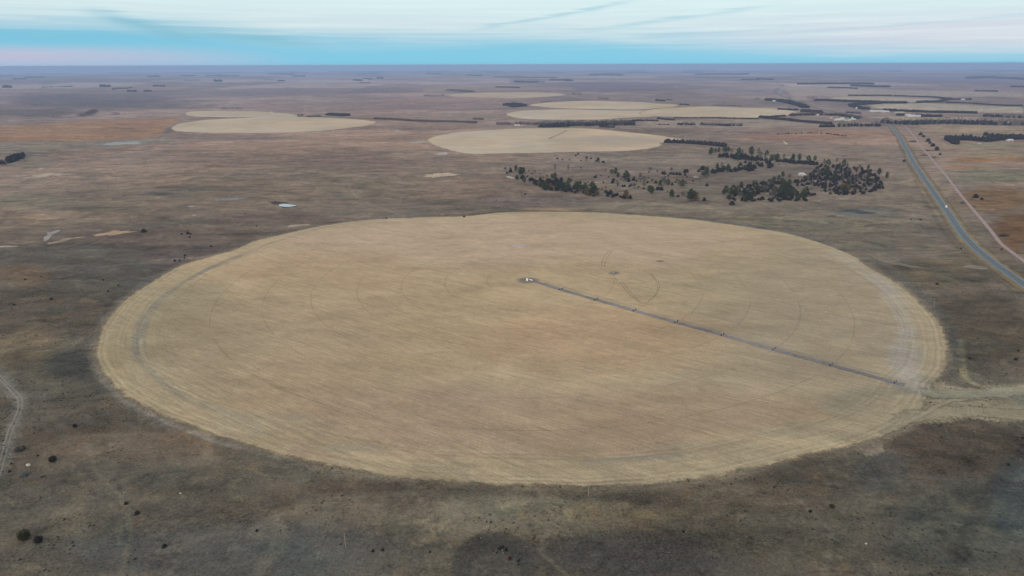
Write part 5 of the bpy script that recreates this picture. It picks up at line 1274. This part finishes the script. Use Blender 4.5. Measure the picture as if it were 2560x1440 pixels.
# ------------------------------------------------------------------ irrigation machine
def gz(x, y): return float(height(x, y)) + .32
def pivot_machine(PIV, ARMA, SPAN, label):
    root = empty('centre_pivot_irrigator', (PIV.x, PIV.y, gz(PIV.x, PIV.y)), 0, label, 'irrigator')
    ca, sa = math.cos(ARMA), math.sin(ARMA); z0 = gz(PIV.x, PIV.y)
    b_ = MB()
    for sx in (-1, 1):
        for sy in (-1, 1): b_.tube((sx * 1.6, sy * 1.6, 0), (sx * .25, sy * .25, 3.6), .07, .07, 6)
    b_.tube((0, 0, 0), (0, 0, 4.0), .12, .12, 8)
    for zz, w in ((.9, 1.27), (2.1, .82)):
        for a, c in (((-w, -w), (w, -w)), ((w, -w), (w, w)), ((w, w), (-w, w)), ((-w, w), (-w, -w))): b_.tube((*a, zz), (*c, zz), .04, .04, 5)
    b_.build('pivot_tower', m_galv, root)
    for k in range(1, 9):
        r = SPAN * k; x, y = ca * r, sa * r; z = gz(PIV.x + x, PIV.y + y) - z0
        t_ = MB(); L = 2.0
        for s in (-1, 1):
            wx, wy = x - sa * s * L, y + ca * s * L
            t_.tube((wx, wy, z + .7), (x, y, z + 3.7), .09, .07, 6)
            t_.tube((wx + ca * .5, wy + sa * .5, z + .7), (x + ca * .8, y + sa * .8, z + 3.6), .06, .06, 6)
        t_.tube((x - sa * L, y + ca * L, z + .7), (x + sa * L, y - ca * L, z + .7), .11, .11, 6)
        tw = t_.build('drive_tower', m_galv, root)
        for s in (-1, 1):
            wx, wy = x - sa * s * L, y + ca * s * L
            w_ = MB(); w_.tube((wx - ca * .22, wy - sa * .22, z + .62), (wx + ca * .22, wy + sa * .22, z + .62), .72, .72, 18)
            wh = w_.build('wheel', m_tyre, tw)
        # span: arched pipe, truss rods and struts
        r0 = SPAN * (k - 1); sp = MB(); n = 6; pts = []
        za = gz(PIV.x + ca * r0, PIV.y + sa * r0) - z0
        for i in range(n + 1):
            q = i / n; rr2 = r0 + (r - r0) * q; pts.append(Vector((ca * rr2, sa * rr2, za + (z - za) * q + 3.75 + math.sin(q * math.pi) * .9)))
        for i in range(n): sp.tube(pts[i], pts[i + 1], .085, .085, 6, False)
        for s in (-1, 1):
            prev = pts[0]
            for i in range(1, n):
                q = pts[i] + Vector((-sa * s * .7, ca * s * .7, -1.1)); sp.tube(prev, q, .02, .02, 4, False); sp.tube(q, pts[i], .03, .03, 4, False); prev = q
            sp.tube(prev, pts[n], .02, .02, 4, False)
        sp.build('span', m_galv, root)
    r = SPAN * 8; x0, y0 = ca * r, sa * r; z = gz(PIV.x + x0, PIV.y + y0) - z0
    MB().tube((x0, y0, z + 3.75), (x0 + ca * 11, y0 + sa * 11, z + 3.9), .07, .05, 6).build('end_boom', m_galv, root)
pivot_machine(PIV, ARMA, SPAN, 'long wheeled irrigator arm reaching from the big field centre to its rim')
P2 = at(1371, 348); L2 = at(1415, 326.5)
pivot_machine(P2, math.atan2(L2.y - P2.y, L2.x - P2.x), math.hypot(L2.x - P2.x, L2.y - P2.y) / 8, 'faint far irrigator arm in the second round field')
def tank():
    p = at(1318, 702.5); e = empty('storage_tank', p + Vector((0, 0, .25)), 0, 'pale round upright tank at the centre of the big field', 'tank')
    MB().lathe([(1.25, 0), (1.3, .1), (1.3, 2.3), (1.1, 2.65), (.45, 2.9)], n=24).build('body', m_tank, e, True)
    MB().lathe([(.3, 2.88), (.3, 3.02), (.05, 3.08)], n=16).build('lid', m_tank, e)
tank()
def trailer():
    p = at(1327.5, 703); e = empty('tank_trailer', p + Vector((0, 0, .25)), ARMA, 'white long tank trailer parked right beside the round tank', 'trailer')
    b_ = MB(); prof = [(-2.2, .25), (-2.0, .5), (-1.0, .62), (1.6, .62), (2.1, .45), (2.2, .2)]
    V = []; n = 14
    for x, r in prof:
        for i in range(n): V.append((x, math.cos(2 * math.pi * i / n) * r, 1.25 + math.sin(2 * math.pi * i / n) * r))
    F = [(j * n + i, j * n + (i + 1) % n, (j + 1) * n + (i + 1) % n, (j + 1) * n + i) for j in range(len(prof) - 1) for i in range(n)] + [tuple(range(n)), tuple(range(5 * n, 6 * n))]
    b_.add(V, F); b_.build('barrel', m_truckw, e, True)
    f = MB(); f.box((0, 0, .58), (4.4, 1.0, .14)); f.tube((2.2, 0, .58), (3.4, 0, .5), .06, .06, 6); f.build('frame', m_red, e)
    for s in (-1, 1): MB().tube((-.3, s * .62, .42), (-.3, s * .86, .42), .42, .42, 14).build('wheel', m_tyre, e)
trailer()
def pump(px, py, label):
    p = at(px, py); e = empty('well_pump', p + Vector((0, 0, .25)), .4, label, 'pump')
    MB().box((0, 0, .15), (2.6, 1.8, .3)).build('base', m_rock, e)
    b_ = MB(); b_.box((-.3, 0, .9), (1.4, 1.0, 1.2), taper=.9); b_.tube((-.6, .2, 1.5), (-.6, .2, 2.3), .06, .06, 8); b_.build('engine_housing', m_galv, e)
    c = MB(); c.tube((.85, 0, .3), (.85, 0, 1.5), .25, .18, 12); c.tube((.85, 0, .9), (1.9, 0, .9), .12, .12, 10); c.build('well_head', m_galv, e)
pump(1533, 683, 'small grey well pump right of the round tank, beside the tyre loop')

# ------------------------------------------------------------------ van on the highway
def van():
    p = at(2363, 519.5); i = int(np.argmin(np.hypot(hp[:, 0] - p.x, hp[:, 1] - p.y))); d = hp[i + 1] - hp[i - 1]; rz = math.atan2(d[1], d[0]); 
    nrm = Vector((d[1], -d[0])).normalized(); c = Vector(hp[i]) + nrm * 1.9
    e = empty('box_truck', (c.x, c.y, float(height(c.x, c.y)) + .44), rz + math.pi, 'white box truck driving on the right lane of the highway', 'truck')
    MB().prism([(-3.9, .75), (1.3, .75), (1.3, 3.35), (-3.9, 3.35)], -1.22, 1.22).build('cargo_box', m_truckw, e)
    MB().prism([(1.34, .55), (3.3, .55), (3.3, 1.35), (2.7, 1.55), (2.2, 2.45), (1.34, 2.55)], -1.05, 1.05).build('cab', m_truckw, e)
    MB().add([(2.74, -.95, 1.58), (2.74, .95, 1.58), (2.27, .95, 2.38), (2.27, -.95, 2.38)], [(0, 1, 2, 3)]).build('windscreen', m_glass, e)
    MB().box((-.3, 0, .62), (6.6, 1.0, .2)).build('chassis', m_dark, e)
    MB().box((3.34, 0, .62), (.14, 2.0, .3)).build('bumper', m_dark, e)
    for x in (-2.6, 2.4):
        for s in (-1, 1): MB().tube((x, s * .85, .46), (x, s * 1.12, .46), .46, .46, 14).build('wheel', m_tyre, e)
    for s in (-1, 1): MB().box((3.33, s * .75, 1.0), (.08, .3, .22)).build('headlight', m_ins, e)
van()

def sign():
    p = at(2482.5, 671); e = empty('road_sign', p, .6, 'small yellow warning sign on the left side of the highway', 'road sign')
    MB().tube((0, 0, -.3), (0, 0, 2.9), .05, .05, 6).build('post', m_galv, e)
    q = .62; MB().prism([(-q, 2.5), (0, 2.5 - q), (q, 2.5), (0, 2.5 + q)], -.09, -.06).build('panel', simple('sign_yellow', (.75, .50, .12), .4), e)
sign()

# ------------------------------------------------------------------ poles
def pole(px, py, h, label, rz=0.0, arm=False, r=.17, name='utility_pole', group='bare poles along the near side of the big field', lean=0.0):
    p = at(px, py); e = empty(name, p, rz, label, 'pole', group)
    MB().tube((0, 0, -.6), (lean * h, 0, h), r, r * .72, 8).build('post', m_pole, e)
    if arm:
        c = MB(); c.box((0, 0, h - .55), (1.9, .12, .14)); c.build('crossarm', m_pole, e)
        for x in (-.85, 0, .85): MB().lathe([(.05, 0), (.08, .08), (.04, .18)], (x, 0, h - .48 if x else h), 8).build('insulator', m_ins, e)
    return e
pole(864, 1368, 9.2, 'nearest pole, standing alone in the bottom foreground grass', .3)
pole(1471, 1240, 9.0, 'pole just outside the lowest point of the field rim', .3)
pole(1845, 1160, 9.0, 'darker pole standing on the field rim at lower right', .4)
pole(2415, 1046, 9.5, 'pole beside the pale lane at the right', .6)
pole(2334, 768, 9.0, 'pole outside the field rim at the right', .9)
TG = 'tight cluster of tall pale poles in the upper left'
for x, y, h, l in ((331.5,556,15,'leftmost tall pole of the tight cluster'),(334.5,556,14.5,'second tall pole of the tight cluster'),(338.5,557,14,'third tall pole of the tight cluster'),(345.5,556,14.5,'rightmost tall pole of the tight cluster')):
    pole(x, y, h, l, 0.1, False, .26, 'tall_pole', TG, -.06)
pole(340.5, 555, 14.5, 'tall pole carrying a short crossarm in the tight cluster', .1, True, .26, 'tall_pole', TG)

# ------------------------------------------------------------------ air between here and the horizon
hz = MB(); hz.box((0, 0, 0), (1, 1, 1))
m_h = bpy.data.materials.new('haze_air'); m_h.use_nodes = True; T = NT(m_h.node_tree); T.n.clear()
pv = T.new('ShaderNodeVolumePrincipled'); pv.inputs['Color'].default_value = (0.44, 0.64, 1.0, 1); pv.inputs['Density'].default_value = 5.6e-5
pv.inputs['Anisotropy'].default_value = 0.1
om = T.new('ShaderNodeOutputMaterial'); T.l.new(pv.outputs[0], om.inputs['Volume'])
haze = hz.build('haze', m_h)
haze.scale = (140000, 140000, 450); haze.location = (0, 0, 25)
haze.location.z = -190 + 225; tag(haze, 'thin blue haze in the air over the prairie', None, None, 'stuff')
zs = [o for o in scene.objects if o.name == 'ground'][0]
zz = np.empty(len(zs.data.vertices) * 3, np.float32); zs.data.vertices.foreach_get('co', zz); zz = zz[2::3]
lo, hi = float(zz.min()) - 2, max(float(zz.max()), CAM_H) + 4
haze.scale.z = hi - lo; haze.location.z = (hi + lo) / 2
scene.cycles.volume_bounces = 2
print('terrain', lo, hi, 'objects', len(scene.objects), 'span', SPAN)
